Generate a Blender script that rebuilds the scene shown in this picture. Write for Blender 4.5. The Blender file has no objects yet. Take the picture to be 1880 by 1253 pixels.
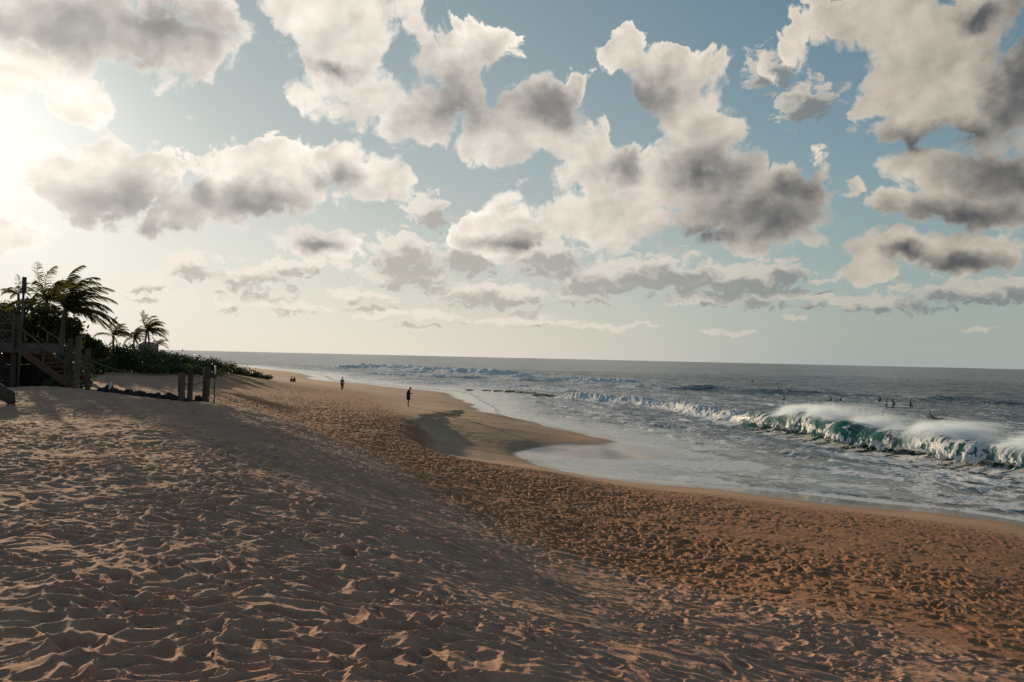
import bpy, math, random
import numpy as np
from mathutils import Vector, Matrix

random.seed(7)
rng = np.random.default_rng(11)
scene = bpy.context.scene
COL = scene.collection
rad = math.radians

# ------------------------------------------------------------------ camera
FPX, CX, CY = 1500.0, 940.0, 626.5          # focal length and centre in photo pixels
EYE = 6.2
PITCH = math.atan(30.5 / FPX)
ROLL = math.atan(0.0225)
Fv = Vector((0, math.cos(PITCH), math.sin(PITCH)))
R0, U0 = Vector((1, 0, 0)), Vector((0, -math.sin(PITCH), math.cos(PITCH)))
Rv = R0 * math.cos(ROLL) + U0 * math.sin(ROLL)
Uv = U0 * math.cos(ROLL) - R0 * math.sin(ROLL)
cam_d = bpy.data.cameras.new("camera")
cam = bpy.data.objects.new("camera", cam_d)
COL.objects.link(cam)
M = Matrix((Rv, Uv, -Fv)).transposed().to_4x4()
M.translation = (0, 0, EYE)
cam.matrix_world = M
cam_d.sensor_width = 36
cam_d.lens = 36 * FPX / 1880
cam_d.clip_start, cam_d.clip_end = 0.05, 60000
scene.camera = cam

# ------------------------------------------------------------------ view / render
scene.view_settings.view_transform = 'Standard'
scene.view_settings.look = 'None'
scene.view_settings.gamma = 1
scene.view_settings.exposure = 0.06
try:
    scene.cycles.use_denoising = True
    scene.cycles.max_bounces = 6
    scene.cycles.transparent_max_bounces = 12
    scene.cycles.volume_step_rate = 1.0
    scene.cycles.volume_bounces = 3
    scene.cycles.sample_clamp_indirect = 4.0
except Exception:
    pass

# ------------------------------------------------------------------ sun
SUN_AZ, SUN_EL = rad(-33.6), rad(8.6)
sun_dir = Vector((math.sin(SUN_AZ) * math.cos(SUN_EL), math.cos(SUN_AZ) * math.cos(SUN_EL), math.sin(SUN_EL)))
sl = bpy.data.lights.new("sun", 'SUN')
sl.energy, sl.angle, sl.color = 5.0, rad(0.6), (1.0, 0.77, 0.52)
so = bpy.data.objects.new("sun", sl)
so.rotation_euler = sun_dir.to_track_quat('Z', 'Y').to_euler()
so.location = sun_dir * 200
COL.objects.link(so)


def ray(px, py):
    return Fv + Rv * ((px - CX) / FPX) + Uv * ((CY - py) / FPX)


def at_drop(px, py, drop):                   # point of the place D metres below the eye
    d = ray(px, py)
    return Vector((0, 0, EYE)) + d * (-drop / d.z)


def at_dist(px, py, Y):                      # point of the place Y metres ahead
    d = ray(px, py)
    return Vector((0, 0, EYE)) + d * (Y / d.y)


# ------------------------------------------------------------------ node helper
class NT:
    def __init__(self, tree):
        self.t = tree
        self.n, self.l = tree.nodes, tree.links

    def put(self, sock, v):
        if v is None:
            return
        if isinstance(v, bpy.types.NodeSocket):
            self.l.new(v, sock)
        else:
            try:
                sock.default_value = v
            except Exception:
                sock.default_value = tuple(v) + (1.0,)

    def math(self, op, a, b=None, c=None, clamp=False):
        n = self.n.new('ShaderNodeMath'); n.operation = op; n.use_clamp = clamp
        for i, v in enumerate((a, b, c)):
            self.put(n.inputs[i], v)
        return n.outputs[0]

    def vec(self, op, a, b=None, c=None):
        n = self.n.new('ShaderNodeVectorMath'); n.operation = op
        for i, v in enumerate((a, b, c)):
            if v is not None:
                if op == 'SCALE' and i == 1:
                    self.put(n.inputs['Scale'], v)
                else:
                    self.put(n.inputs[i], v)
        return n.outputs['Value'] if op in ('LENGTH', 'DOT_PRODUCT', 'DISTANCE') else n.outputs[0]

    def noise(self, v, scale, detail=4, rough=0.5, lac=2.0, dist=0.0, out=0, dim='3D'):
        n = self.n.new('ShaderNodeTexNoise'); n.noise_dimensions = dim
        self.put(n.inputs['Vector'], v)
        n.inputs['Scale'].default_value = scale; n.inputs['Detail'].default_value = detail
        n.inputs['Roughness'].default_value = rough; n.inputs['Lacunarity'].default_value = lac
        n.inputs['Distortion'].default_value = dist
        return n.outputs[out]

    def voronoi(self, v, scale, detail=0, rough=0.5, feature='F1', smooth=None, dim='3D'):
        n = self.n.new('ShaderNodeTexVoronoi'); n.voronoi_dimensions = dim; n.feature = feature
        self.put(n.inputs['Vector'], v)
        n.inputs['Scale'].default_value = scale
        n.inputs['Detail'].default_value = detail; n.inputs['Roughness'].default_value = rough
        if smooth is not None and 'Smoothness' in n.inputs:
            n.inputs['Smoothness'].default_value = smooth
        return n.outputs['Distance']

    def step(self, v, a, b, lo=0.0, hi=1.0, kind='SMOOTHSTEP'):
        n = self.n.new('ShaderNodeMapRange'); n.interpolation_type = kind
        self.put(n.inputs[0], v)
        for i, q in zip((1, 2, 3, 4), (a, b, lo, hi)):
            self.put(n.inputs[i], q)
        return n.outputs[0]

    def mix(self, f, a, b, blend='MIX'):
        n = self.n.new('ShaderNodeMix'); n.data_type = 'RGBA'; n.blend_type = blend
        self.put(n.inputs[0], f); self.put(n.inputs[6], a); self.put(n.inputs[7], b)
        return n.outputs[2]

    def xyz(self, x, y, z=0.0):
        n = self.n.new('ShaderNodeCombineXYZ')
        for i, v in enumerate((x, y, z)):
            self.put(n.inputs[i], v)
        return n.outputs[0]

    def sep(self, v):
        n = self.n.new('ShaderNodeSeparateXYZ'); self.l.new(v, n.inputs[0])
        return n.outputs

    def attr(self, name, out='Fac'):
        n = self.n.new('ShaderNodeAttribute'); n.attribute_name = name
        return n.outputs[out]

    def bump(self, h, strength, dist, normal=None):
        n = self.n.new('ShaderNodeBump')
        self.put(n.inputs['Strength'], strength)
        n.inputs['Distance'].default_value = dist
        self.put(n.inputs['Height'], h)
        if normal is not None:
            self.put(n.inputs['Normal'], normal)
        return n.outputs[0]


def c4(c):
    return (c[0], c[1], c[2], 1.0)


# ------------------------------------------------------------------ world: nishita sky and cumulus
world = bpy.data.worlds.new("World")
scene.world = world
world.use_nodes = True
world.cycles.sampling_method = 'MANUAL'
world.cycles.sample_map_resolution = 512
world.node_tree.nodes.clear()
W = NT(world.node_tree)
sky = W.n.new('ShaderNodeTexSky'); sky.sky_type = 'NISHITA'; sky.sun_disc = False
sky.sun_elevation = SUN_EL; sky.sun_rotation = SUN_AZ % (2 * math.pi)
sky.air_density, sky.dust_density, sky.ozone_density = 1.0, 0.5, 1.5
tc = W.n.new('ShaderNodeTexCoord')
DIR = W.vec('NORMALIZE', tc.outputs['Generated'])
dx, dy, dz = W.sep(DIR)
AZ = W.math('ARCTAN2', dx, dy)
EL = W.math('ARCSINE', dz)
P2 = W.xyz(AZ, EL, 0.0)
ELp = W.math('MAXIMUM', EL, 0.0)


def px_dir(px, py):
    d = ray(px, py).normalized()
    return math.atan2(d.x, d.y), math.asin(d.z)


def blob_field(pos, blobs, k):
    """smooth union of soft ellipses given by sky direction and size"""
    acc = None
    for (cx, cy, rx, ry) in blobs:
        a, e = px_dir(cx, cy)
        sc = math.cos(a) / FPX
        ra, re = rx * sc, ry * sc
        q = W.vec('MULTIPLY_ADD', pos, (1 / ra, 1 / re, 0), (-a / ra, -e / re, 0))
        d = W.vec('LENGTH', q)
        acc = d if acc is None else W.math('SMOOTH_MIN', acc, d, k)
    return acc


CLOUDS = [(150, 30, 330, 110), (330, 80, 130, 60), (40, 130, 160, 90), (110, 175, 90, 50),
          (150, 310, 110, 70), (240, 345, 130, 70), (330, 370, 110, 50), (420, 350, 130, 80), (470, 290, 90, 50), (560, 350, 100, 60),
          (630, 300, 60, 50), (700, 320, 55, 50), (590, 440, 80, 30), (20, 425, 90, 50),
          (600, 10, 190, 80), (610, 110, 110, 75), (690, 170, 90, 60), (780, 200, 110, 75), (850, 140, 120, 100), (920, 80, 55, 45), (930, 220, 160, 80), (1050, 250, 110, 60),
          (1110, 300, 150, 70), (1140, 85, 55, 48), (1200, 130, 70, 50), (1270, 160, 80, 75), (1300, 230, 70, 50),
          (1210, 330, 150, 90), (1340, 330, 140, 80), (1400, 400, 170, 75), (1500, 360, 75, 50), (1080, 390, 100, 60), (1180, 410, 140, 60), (920, 425, 110, 55),
          (1700, 30, 250, 90), (1800, 130, 180, 120), (1680, 120, 110, 100), (1600, 185, 60, 35),
          (1850, 300, 150, 100), (1730, 290, 90, 40), (1650, 230, 70, 35), (1790, 370, 150, 50),
          (1760, 455, 150, 45), (1610, 450, 80, 36), (1590, 492, 60, 22)]
LOW = [(1410, 125, 45, 26), (1480, 185, 60, 30), (785, 385, 50, 26), (740, 470, 85, 34), (850, 468, 80, 30), (750, 506, 100, 18), (1000, 470, 90, 26), (1210, 502, 140, 28), (1090, 512, 110, 22),
       (1330, 512, 150, 22), (1430, 500, 50, 22), (1400, 545, 90, 15), (1290, 550, 80, 12), (1590, 556, 130, 13), (1760, 535, 140, 20), (1870, 530, 90, 22),
       (900, 540, 140, 20), (1080, 543, 90, 11), (480, 510, 90, 22), (345, 490, 55, 24), (640, 542, 45, 12), (510, 560, 110, 12),
       (420, 555, 40, 14), (560, 485, 90, 12), (950, 590, 120, 7), (800, 578, 60, 8), (1330, 612, 60, 5), (1800, 606, 30, 5), (1120, 600, 90, 5), (700, 575, 80, 8), (260, 520, 60, 14)]
DARK = [(120, 40, 240, 62), (290, 35, 160, 60), (240, 365, 130, 60), (370, 350, 50, 34), (480, 375, 130, 42), (590, 440, 60, 18), (630, 325, 50, 30),
        (850, 165, 120, 80), (1010, 190, 60, 40), (610, 110, 60, 16), (1190, 170, 80, 45),
        (1310, 310, 110, 55), (1410, 395, 150, 55), (1290, 430, 120, 28), (1490, 340, 70, 40), (1150, 290, 40, 45), (950, 440, 110, 20),
        (1850, 290, 110, 55), (1770, 380, 140, 34), (1740, 235, 150, 30), (1880, 120, 60, 150), (1800, 5, 60, 25),
        (1760, 470, 130, 30), (730, 465, 55, 16), (750, 511, 80, 10), (850, 468, 50, 18), (1010, 476, 75, 13), (1230, 510, 120, 15),
        (1390, 547, 70, 9), (1760, 541, 130, 11), (900, 546, 110, 9), (1080, 546, 70, 6), (480, 516, 80, 12), (345, 497, 42, 14), (1590, 560, 100, 6), (640, 545, 30, 7), (1660, 455, 50, 18), (1800, 607, 25, 3)]

CLOUDS = [(a, b + 8, c * 1.03, d * 1.05) for (a, b, c, d) in CLOUDS]
DARK = [(a, b + 12, c * (1.25 if b < 440 else 1.0), d * (1.32 if b < 440 else 1.0)) for (a, b, c, d) in DARK]
# fractal warp: fine and small near the horizon, large high up
amp = W.math('MULTIPLY_ADD', ELp, 0.20, 0.012)
wn_hi = W.vec('SUBTRACT', W.noise(P2, 7.0, 6, 0.55, out=1, dim='2D'), (0.5, 0.5, 0.5))
wn_lo = W.vec('SUBTRACT', W.noise(W.vec('MULTIPLY', P2, (1.0, 1.3, 1.0)), 30.0, 6, 0.58, out=1, dim='2D'), (0.5, 0.5, 0.5))
pos_hi = W.vec('ADD', P2, W.vec('SCALE', wn_hi, amp))
pos_lo = W.vec('ADD', P2, W.vec('MULTIPLY', wn_lo, (0.040, 0.024, 0.0)))


def puffs(p):
    """billowy height of the cloud surface (0 valley .. 1 top of a puff)"""
    v = W.voronoi(p, 13.0, 4, 0.58, 'F1', dim='2D')
    n = W.noise(p, 22.0, 7, 0.6, dim='2D')
    return W.math('SUBTRACT', W.math('MULTIPLY_ADD', n, 1.0, 0.42), v)


bil_hi = puffs(pos_hi)
bil_lo = W.math('SUBTRACT', 0.95, W.voronoi(W.vec('MULTIPLY', pos_lo, (1.0, 1.7, 1.0)), 46.0, 3, 0.55, 'F1', dim='2D'))
# towards the sun, for the light side of every puff
off = W.vec('SCALE', W.vec('NORMALIZE', W.vec('SUBTRACT', (SUN_AZ, SUN_EL + 0.35, 0.0), P2)), 0.016)
wn_md = W.vec('SUBTRACT', W.noise(P2, 11.0, 3, 0.5, out=1, dim='2D'), (0.5, 0.5, 0.5))
pos_md = W.vec('ADD', W.vec('MULTIPLY', P2, (1.0, 1.25, 1.0)), W.vec('SCALE', wn_md, 0.02))


def soft_puffs(p):
    return W.math('MULTIPLY', W.noise(p, 13.0, 4, 0.5, dim='2D'), 1.5)


rel = W.math('SUBTRACT', soft_puffs(pos_md), soft_puffs(W.vec('ADD', pos_md, off)))        # >0: side turned to the sun
f_hi = W.math('SUBTRACT', blob_field(pos_hi, CLOUDS, 0.25), W.math('MULTIPLY_ADD', bil_hi, 0.78, -0.17))
LOW = [(a, b, c * 1.08, d * 1.5) for (a, b, c, d) in LOW]
_r = random.Random(21)
for _i in range(16):
    _y = _r.uniform(490, 610); _w = _r.uniform(18, 60) * (0.6 + (610 - _y) / 120)
    LOW.append((_r.uniform(250, 1500), _y, _w * 1.3, _w * _r.uniform(.12, .26)))
f_lo = W.math('SUBTRACT', blob_field(pos_lo, LOW, 0.2), W.math('MULTIPLY_ADD', bil_lo, 0.75, -0.30))
u_lo = blob_field(W.vec('ADD', pos_lo, (-0.008, 0.013, 0.0)), LOW, 0.2)      # the cloud just above: small under a thick cloud
u_hi = blob_field(W.vec('ADD', pos_hi, (-0.02, 0.038, 0.0)), CLOUDS, 0.25)
a_hi = W.step(f_hi, 1.15, W.step(u_hi, 0.85, 1.35, 0.80, 1.01))      # crisp tops, soft bases
a_lo = W.step(f_lo, 1.20, 0.80)
dk = W.math('SUBTRACT', blob_field(W.vec('ADD', pos_hi, W.vec('MULTIPLY', wn_lo, (0.03, 0.02, 0))), DARK, 0.3),
            W.math('MULTIPLY_ADD', bil_hi, 0.35, -0.18))
dark = W.step(dk, 1.42, 0.15)
und = W.step(W.math('SUBTRACT', u_hi, W.math('MULTIPLY', bil_hi, 0.5)), 0.62, 0.0, 0.0, 0.22)
dark = W.math('SUBTRACT', W.math('MAXIMUM', dark, und), W.math('MULTIPLY', rel, 0.3), clamp=True)
dark_lo = W.step(W.math('SUBTRACT', u_lo, W.math('MULTIPLY', bil_lo, 0.35)), 0.92, 0.3, 0.0, 1.0)
# angle from the sun
cs = W.vec('DOT_PRODUCT', DIR, tuple(sun_dir))
cg = W.vec('DOT_PRODUCT', DIR, tuple(ray(-25, 215).normalized()))      # the bright thin cloud above the sun
glow = W.math('POWER', W.math('MAXIMUM', cg, 0.0), 22.0)
glow_n = W.math('POWER', W.math('MAXIMUM', cg, 0.0), 170.0)
# clear sky
side = W.step(cs, 0.50, 0.97)
skyc = W.n.new('ShaderNodeHueSaturation')
W.l.new(sky.outputs[0], skyc.inputs['Color'])
W.l.new(W.step(side, 0.0, 1.0, 0.95, 0.55), skyc.inputs['Saturation'])
SK = W.vec('SCALE', skyc.outputs[0], 0.13)
SK = W.vec('MULTIPLY', SK, (0.84, 1.04, 1.06))
SK = W.vec('DIVIDE', SK, W.vec('MULTIPLY_ADD', SK, (0.85, 0.85, 0.85), (1.0, 1.0, 1.0)))
haze = W.math('POWER', 2.718, W.math('MULTIPLY', ELp, -7.5))
hcol = W.mix(side, c4((0.35, 0.40, 0.40)), c4((0.78, 0.70, 0.59)))
SKY = W.mix(W.math('MULTIPLY', haze, 0.9), SK, hcol)
# clouds
b_col = W.mix(side, c4((0.55, 0.495, 0.41)), c4((0.86, 0.79, 0.70)))
d_col = W.mix(side, c4((0.098, 0.100, 0.104)), c4((0.30, 0.285, 0.27)))
puff = W.math('ADD', W.math('MULTIPLY_ADD', rel, 0.5, 0.95), W.math('MULTIPLY', bil_hi, 0.16))
puff = W.math('ADD', puff, W.step(f_hi, 0.75, 1.05, 0.0, 0.20))
cl_hi = W.vec('SCALE', W.mix(dark, b_col, d_col), puff)
lowdark = W.mix(dark_lo, b_col, W.mix(0.25, d_col, hcol))
cl_lo = W.mix(W.math('MULTIPLY', haze, 0.35), lowdark, hcol)
OUT = W.mix(W.math('MULTIPLY', a_lo, 0.85), SKY, cl_lo)
OUT = W.mix(W.math('MULTIPLY', a_hi, 0.97), OUT, cl_hi)
gl = W.math('ADD', W.math('MULTIPLY', glow, 0.05), W.math('MULTIPLY', glow_n, 0.26))
OUT = W.vec('ADD', OUT, W.vec('SCALE', (1.0, 0.93, 0.80), gl))
bg = W.n.new('ShaderNodeBackground')
W.l.new(OUT, bg.inputs[0]); bg.inputs[1].default_value = 1.0
wo = W.n.new('ShaderNodeOutputWorld')
W.l.new(bg.outputs[0], wo.inputs[0])

# ------------------------------------------------------------------ numpy noise
def hash2(ix, iy, seed):
    h = (ix.astype(np.int64) * 374761393 + iy.astype(np.int64) * 668265263 + seed * 974634521) & 0xffffffff
    h = ((h ^ (h >> 13)) * 1274126177) & 0xffffffff
    h = ((h ^ (h >> 16)) * 2246822519) & 0xffffffff
    h = h ^ (h >> 15)
    return (h & 0xffffff).astype(np.float32) / np.float32(0x1000000)


def perlin(x, y, seed=0):
    xi, yi = np.floor(x), np.floor(y)
    xf, yf = (x - xi).astype(np.float32), (y - yi).astype(np.float32)
    u = xf * xf * xf * (xf * (xf * 6 - 15) + 10)
    v = yf * yf * yf * (yf * (yf * 6 - 15) + 10)

    def g(ox, oy):
        a = hash2(xi + ox, yi + oy, seed) * np.float32(2 * np.pi)
        return np.cos(a) * (xf - ox) + np.sin(a) * (yf - oy)
    n0 = g(0, 0) * (1 - u) + g(1, 0) * u
    n1 = g(0, 1) * (1 - u) + g(1, 1) * u
    return (n0 * (1 - v) + n1 * v) * 1.5


def fbm(x, y, seed=0, octv=4, gain=0.5):
    s, a, f = 0, 1.0, 1.0
    for o in range(octv):
        s = s + a * perlin(x * f + 17.3 * o, y * f - 9.1 * o, seed + o)
        a *= gain; f *= 2.03
    return s


def worley(x, y, seed=0, jit=0.9):
    xi, yi = np.floor(x), np.floor(y)
    f1 = np.full(x.shape, 9.0, np.float32); f2 = f1.copy(); cid = np.zeros(x.shape, np.float32)
    for ox in (-1, 0, 1):
        for oy in (-1, 0, 1):
            cx, cy = xi + ox, yi + oy
            jx = cx + 0.5 + (hash2(cx, cy, seed) - 0.5) * jit
            jy = cy + 0.5 + (hash2(cx, cy, seed + 31) - 0.5) * jit
            d = np.sqrt((x - jx) ** 2 + (y - jy) ** 2).astype(np.float32)
            idv = hash2(cx, cy, seed + 77)
            near = d < f1
            f2 = np.where(near, f1, np.minimum(f2, d))
            cid = np.where(near, idv, cid)
            f1 = np.where(near, d, f1)
    return f1, f2, cid


def sstep(a, b, x):
    t = np.clip((x - a) / (b - a), 0, 1)
    return t * t * (3 - 2 * t)


# ------------------------------------------------------------------ mesh helpers
def tagset(o, label=None, cat=None, group=None, kind=None):
    if label: o['label'] = label
    if cat: o['category'] = cat
    if group: o['group'] = group
    if kind: o['kind'] = kind
    return o


def raw_mesh(name, co, faces, mat=None, parent=None, smooth=True, attrs=None, nper=None):
    """faces: (n,k) int array of equal polygons, or a list of arrays"""
    me = bpy.data.meshes.new(name)
    co = np.asarray(co, np.float32)
    me.vertices.add(len(co)); me.vertices.foreach_set('co', co.ravel())
    arrs = faces if isinstance(faces, list) else [faces]
    arrs = [np.asarray(a, np.int32) for a in arrs if len(a)]
    loops = np.concatenate([a.ravel() for a in arrs])
    sizes = np.concatenate([np.full(len(a), a.shape[1], np.int32) for a in arrs])
    starts = np.concatenate([[0], np.cumsum(sizes)[:-1]]).astype(np.int32)
    me.loops.add(len(loops)); me.loops.foreach_set('vertex_index', loops)
    me.polygons.add(len(sizes)); me.polygons.foreach_set('loop_start', starts)
    me.polygons.foreach_set('use_smooth', np.full(len(sizes), smooth))
    me.update(calc_edges=True)
    for k, v in (attrs or {}).items():
        a = me.attributes.new(k, 'FLOAT', 'POINT')
        a.data.foreach_set('value', np.asarray(v, np.float32).ravel())
    if mat: me.materials.append(mat)
    o = bpy.data.objects.new(name, me)
    COL.objects.link(o)
    if parent: o.parent = parent
    return o


def grid_faces(nr, nc):
    i = np.arange((nr - 1) * nc).reshape(nr - 1, nc)[:, :-1].ravel()
    return np.stack([i, i + 1, i + nc + 1, i + nc], 1)


class MB:
    """collects simple shapes into one mesh"""
    def __init__(self): self.v, self.f = [], {}

    def add(self, vs, fs):
        b = len(self.v); self.v += [tuple(p) for p in vs]
        for f in fs:
            self.f.setdefault(len(f), []).append([b + i for i in f])

    def box(self, c, s, rz=0.0, rx=0.0, ry=0.0, taper=1.0):
        rot = Matrix.Rotation(rz, 3, 'Z') @ Matrix.Rotation(ry, 3, 'Y') @ Matrix.Rotation(rx, 3, 'X')
        P = []
        b = 0.06 * min(s)
        for z in (-1, 1):
            k = taper if z > 0 else 1
            for (x, y) in ((-1, -1), (1, -1), (1, 1), (-1, 1)):
                P.append(Vector(c) + rot @ Vector((x * s[0] / 2 * k, y * s[1] / 2 * k, z * s[2] / 2)))
        self.add(P, [(3, 2, 1, 0), (4, 5, 6, 7), (0, 1, 5, 4), (1, 2, 6, 5), (2, 3, 7, 6), (3, 0, 4, 7)])

    def beam(self, a, b, w, h):
        a, b = Vector(a), Vector(b)
        d = (b - a).normalized()
        s = d.cross(Vector((0, 0, 1)))
        s = s.normalized() if s.length > 1e-4 else Vector((1, 0, 0))
        u = s.cross(d)
        P = [p + s * (i * w / 2) + u * (j * h / 2) for p in (a, b) for (i, j) in ((-1, -1), (1, -1), (1, 1), (-1, 1))]
        self.add(P, [(3, 2, 1, 0), (4, 5, 6, 7), (0, 1, 5, 4), (1, 2, 6, 5), (2, 3, 7, 6), (3, 0, 4, 7)])

    def tube(self, pts, radii, n=8, cap=True, wob=0.0, seed=0):
        pts = [Vector(p) for p in pts]
        if not hasattr(radii, '__len__'): radii = [radii] * len(pts)
        rr = random.Random(seed)
        ring = []
        up = Vector((0.13, 0.21, 0.97))
        for i, p in enumerate(pts):
            d = (pts[min(i + 1, len(pts) - 1)] - pts[max(i - 1, 0)]).normalized()
            s = d.cross(up)
            if s.length < 1e-3: s = d.cross(Vector((1, 0, 0)))
            s.normalize(); u = s.cross(d)
            ring.append([p + (s * math.cos(t) + u * math.sin(t)) * radii[i] * (1 + wob * (rr.random() - .5)) for t in [2 * math.pi * k / n for k in range(n)]])
        vs = [q for r in ring for q in r]; fs = []
        for i in range(len(pts) - 1):
            for k in range(n):
                a, b = i * n + k, i * n + (k + 1) % n
                fs.append((a, b, b + n, a + n))
        if cap:
            fs.append(tuple(range(n - 1, -1, -1)))
            fs.append(tuple((len(pts) - 1) * n + k for k in range(n)))
        self.add(vs, fs)

    def build(self, name, mat, parent=None, smooth=False):
        return raw_mesh(name, self.v, [np.array(x) for x in self.f.values()], mat, parent, smooth)


def empty(name, loc, label, cat, group=None, rz=0.0):
    o = bpy.data.objects.new(name, None)
    o.empty_display_size = 0.3
    o.location = loc; o.rotation_euler = (0, 0, rz)
    COL.objects.link(o)
    return tagset(o, label, cat, group)


def copy_tree(o, parent=None):
    c = o.copy(); COL.objects.link(c); c.parent = parent
    for ch in list(o.children):
        copy_tree(ch, c)
    return c


# ------------------------------------------------------------------ lay of the land
# (photo x, photo y, metres below the eye, zone 0 dry dune 1 coarse orange 2 smooth damp, roughness)
CP = [
    (0, 716, 1.60, 0, .5), (100, 712, 1.58, 0, .6), (0, 760, 1.6, 0, .7), (200, 760, 1.62, 0, .6), (200, 722, 1.58, 0, .6), (340, 738, 1.66, 0, .5), (300, 775, 1.66, 0, .7),
    (100, 860, 1.62, 0, .9), (0, 1000, 1.62, 0, 1), (300, 900, 1.66, 0, 1), (100, 1200, 1.6, 0, 1), (500, 1230, 1.62, 0, 1), (500, 1000, 1.75, 0, 1),
    (940, 1240, 1.85, 0, 1), (700, 1100, 1.86, 0, 1), (600, 900, 2.05, 0, .6), (500, 800, 1.92, 0, .6), (440, 747, 1.80, 0, .4), (420, 780, 1.78, 0, .6),
    (620, 830, 2.35, 0, .55), (700, 900, 2.55, 0, .7), (760, 920, 2.8, 0.15, .7), (840, 945, 3.1, .35, .5), (900, 1000, 2.75, 0, .5), (1000, 1050, 2.9, 0, .5),
    (1160, 1055, 3.5, .45, .6), (1200, 1150, 2.7, 0, 1), (1500, 1210, 2.95, 0, 1), (1300, 1240, 2.4, 0, .8), (1880, 1245, 3.35, .3, .6), (1500, 1120, 3.5, .45, .7), (1700, 1170, 3.5, .5, .6),
    (650, 790, 3.70, 1, 1), (700, 830, 3.70, .9, 1), (560, 765, 3.62, 1, 1), (480, 742, 3.40, 1, .9), (830, 880, 3.75, .85, 1), (1000, 960, 3.85, 1, 1), (1200, 1040, 3.85, 1, 1), (1500, 1080, 3.85, 1, 1), (1880, 1180, 3.75, 1, .8),
    (740, 790, 4.05, 1, 1), (850, 843, 4.5, 1, 1), (1000, 872, 4.75, 1.05, 1), (1300, 912, 5.15, 1.3, .6), (1150, 930, 4.55, 1, 1), (1500, 1000, 4.45, 1.1, .8), (1700, 1090, 4.05, 1.05, .9), (1880, 1000, 5.2, 1.3, .5), (1880, 1080, 4.5, 1.1, .8), (1600, 950, 5.3, 1.3, .6),
    # cusp, scarp and spit
    (752, 775, 4.2, 1.1, .6), (758, 800, 4.25, 1.2, .4), (775, 768, 4.35, 1.8, .2), (800, 795, 4.95, 2, .1), (830, 830, 4.95, 2, .05), (850, 800, 5.2, 2, .05), (905, 757, 5.1, 2, .05), (840, 757, 4.75, 2, .05), (900, 845, 5.25, 2, .05),
    (1000, 795, 5.5, 2, .03), (950, 815, 5.6, 2, .03), (1100, 815, 5.8, 2, 0), (1180, 828, 6.10, 2, 0), (1290, 845, 6.19, 2, 0), (1420, 862, 6.24, 2, 0), (975, 833, 6.10, 2, 0), (1080, 850, 6.28, 2, 0), (1200, 862, 6.30, 2, 0), (1400, 885, 6.36, 2, 0),
    (1010, 853, 6.05, 2, 0), (1100, 874, 6.05, 2, 0), (1230, 890, 6.08, 2, 0), (1400, 907, 6.08, 2, 0), (1600, 928, 6.1, 2, 0), (1750, 941, 6.1, 2, 0), (1880, 962, 6.1, 2, 0), (1000, 862, 5.3, 1.7, .2), (1110, 883, 5.6, 1.8, .2), (1240, 898, 5.75, 1.8, .2),
    # back beach
    (750, 748, 4.45, 1.6, .4), (700, 725, 4.8, 1.5, .3), (628, 717, 4.9, 1.3, .5), (560, 720, 4.3, 1.2, .6), (500, 712, 3.9, 1.1, .5), (450, 708, 3.3, .6, .4), (420, 728, 3.1, .8, .5), (600, 740, 4.0, 1.1, .8), (680, 755, 4.05, 1.1, .8),
    (250, 690, 2.2, .2, .3), (200, 675, 1.75, .1, .3), (190, 692, 2.1, .1, .3), (330, 704, 2.7, .3, .3), (340, 684, 2.1, .3, .3), (270, 676, 1.8, .1, .3), (400, 703, 3.0, .4, .3), (480, 697, 3.3, 1, .3), (537, 703, 4.7, 1.3, .3), (600, 704, 5.3, 1.8, .1), (700, 713, 5.6, 2, .05), (780, 728, 5.5, 2, .05),
    (500, 692, 5.0, 1.8, .2), (560, 697, 5.9, 2, 0), (640, 703, 6.0, 2, 0), (740, 713, 6.05, 2, 0), (830, 721, 6.05, 2, 0), (845, 732, 6.0, 2, 0), (870, 745, 5.9, 2, 0), (905, 765, 6.05, 2, 0), (1000, 782, 6.05, 2, 0), (1100, 800, 6.12, 2, 0), (850, 738, 5.95, 2, 0),
    (440, 680, 4.6, 1.6, .2), (400, 668, 5.6, 2, 0),
    # behind the dune crest, under the trees (second number = metres ahead)
    (0, 42, 2.2, 0, .3), (100, 43, 2.35, 0, .3), (180, 42, 2.5, 0, .3), (260, 40, 2.65, .1, .3), (340, 36, 2.75, .2, .3), (400, 34, 2.7, .3, .3), (-150, 42, 2.0, 0, .3),
    (0, 60, 2.2, 0, .3), (100, 60, 2.3, 0, .3), (-200, 70, 1.8, 0, .3), (150, 90, 1.7, 0, .3), (0, 110, 1.5, 0, .3), (250, 110, 1.5, 0, .3), (330, 120, 2.3, .3, .3), (400, 130, 3.8, 1, .3),
    (-300, 900, 1.5, 0, .9), (-500, 1200, 1.5, 0, 1), (-300, 720, 1.5, 0, .6),
    # sea bed
    (900, 715, 6.8, 2, 0), (1000, 740, 7.0, 2, 0), (1100, 770, 7.2, 2, 0), (1300, 800, 7.4, 2, 0), (1500, 840, 7.5, 2, 0), (1700, 880, 7.4, 2, 0), (1880, 910, 7.4, 2, 0), (700, 690, 7.4, 2, 0), (550, 680, 7.2, 2, 0), (1300, 745, 8.7, 2, 0), (1600, 770, 9, 2, 0), (1880, 800, 9, 2, 0), (1000, 700, 9, 2, 0), (2300, 800, 9, 2, 0), (2300, 960, 7.6, 2, 0), (2300, 1080, 5.6, 1.5, .3), (2300, 1300, 4.0, 1, .8), (600, 670, 9, 2, 0), (430, 657, 8.5, 2, 0),
    (1700, 1800, 2.4, 0, .8), (940, 1900, 1.7, 0, 1), (100, 1900, 1.5, 0, 1),
]
_pts, _val = [], []
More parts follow.
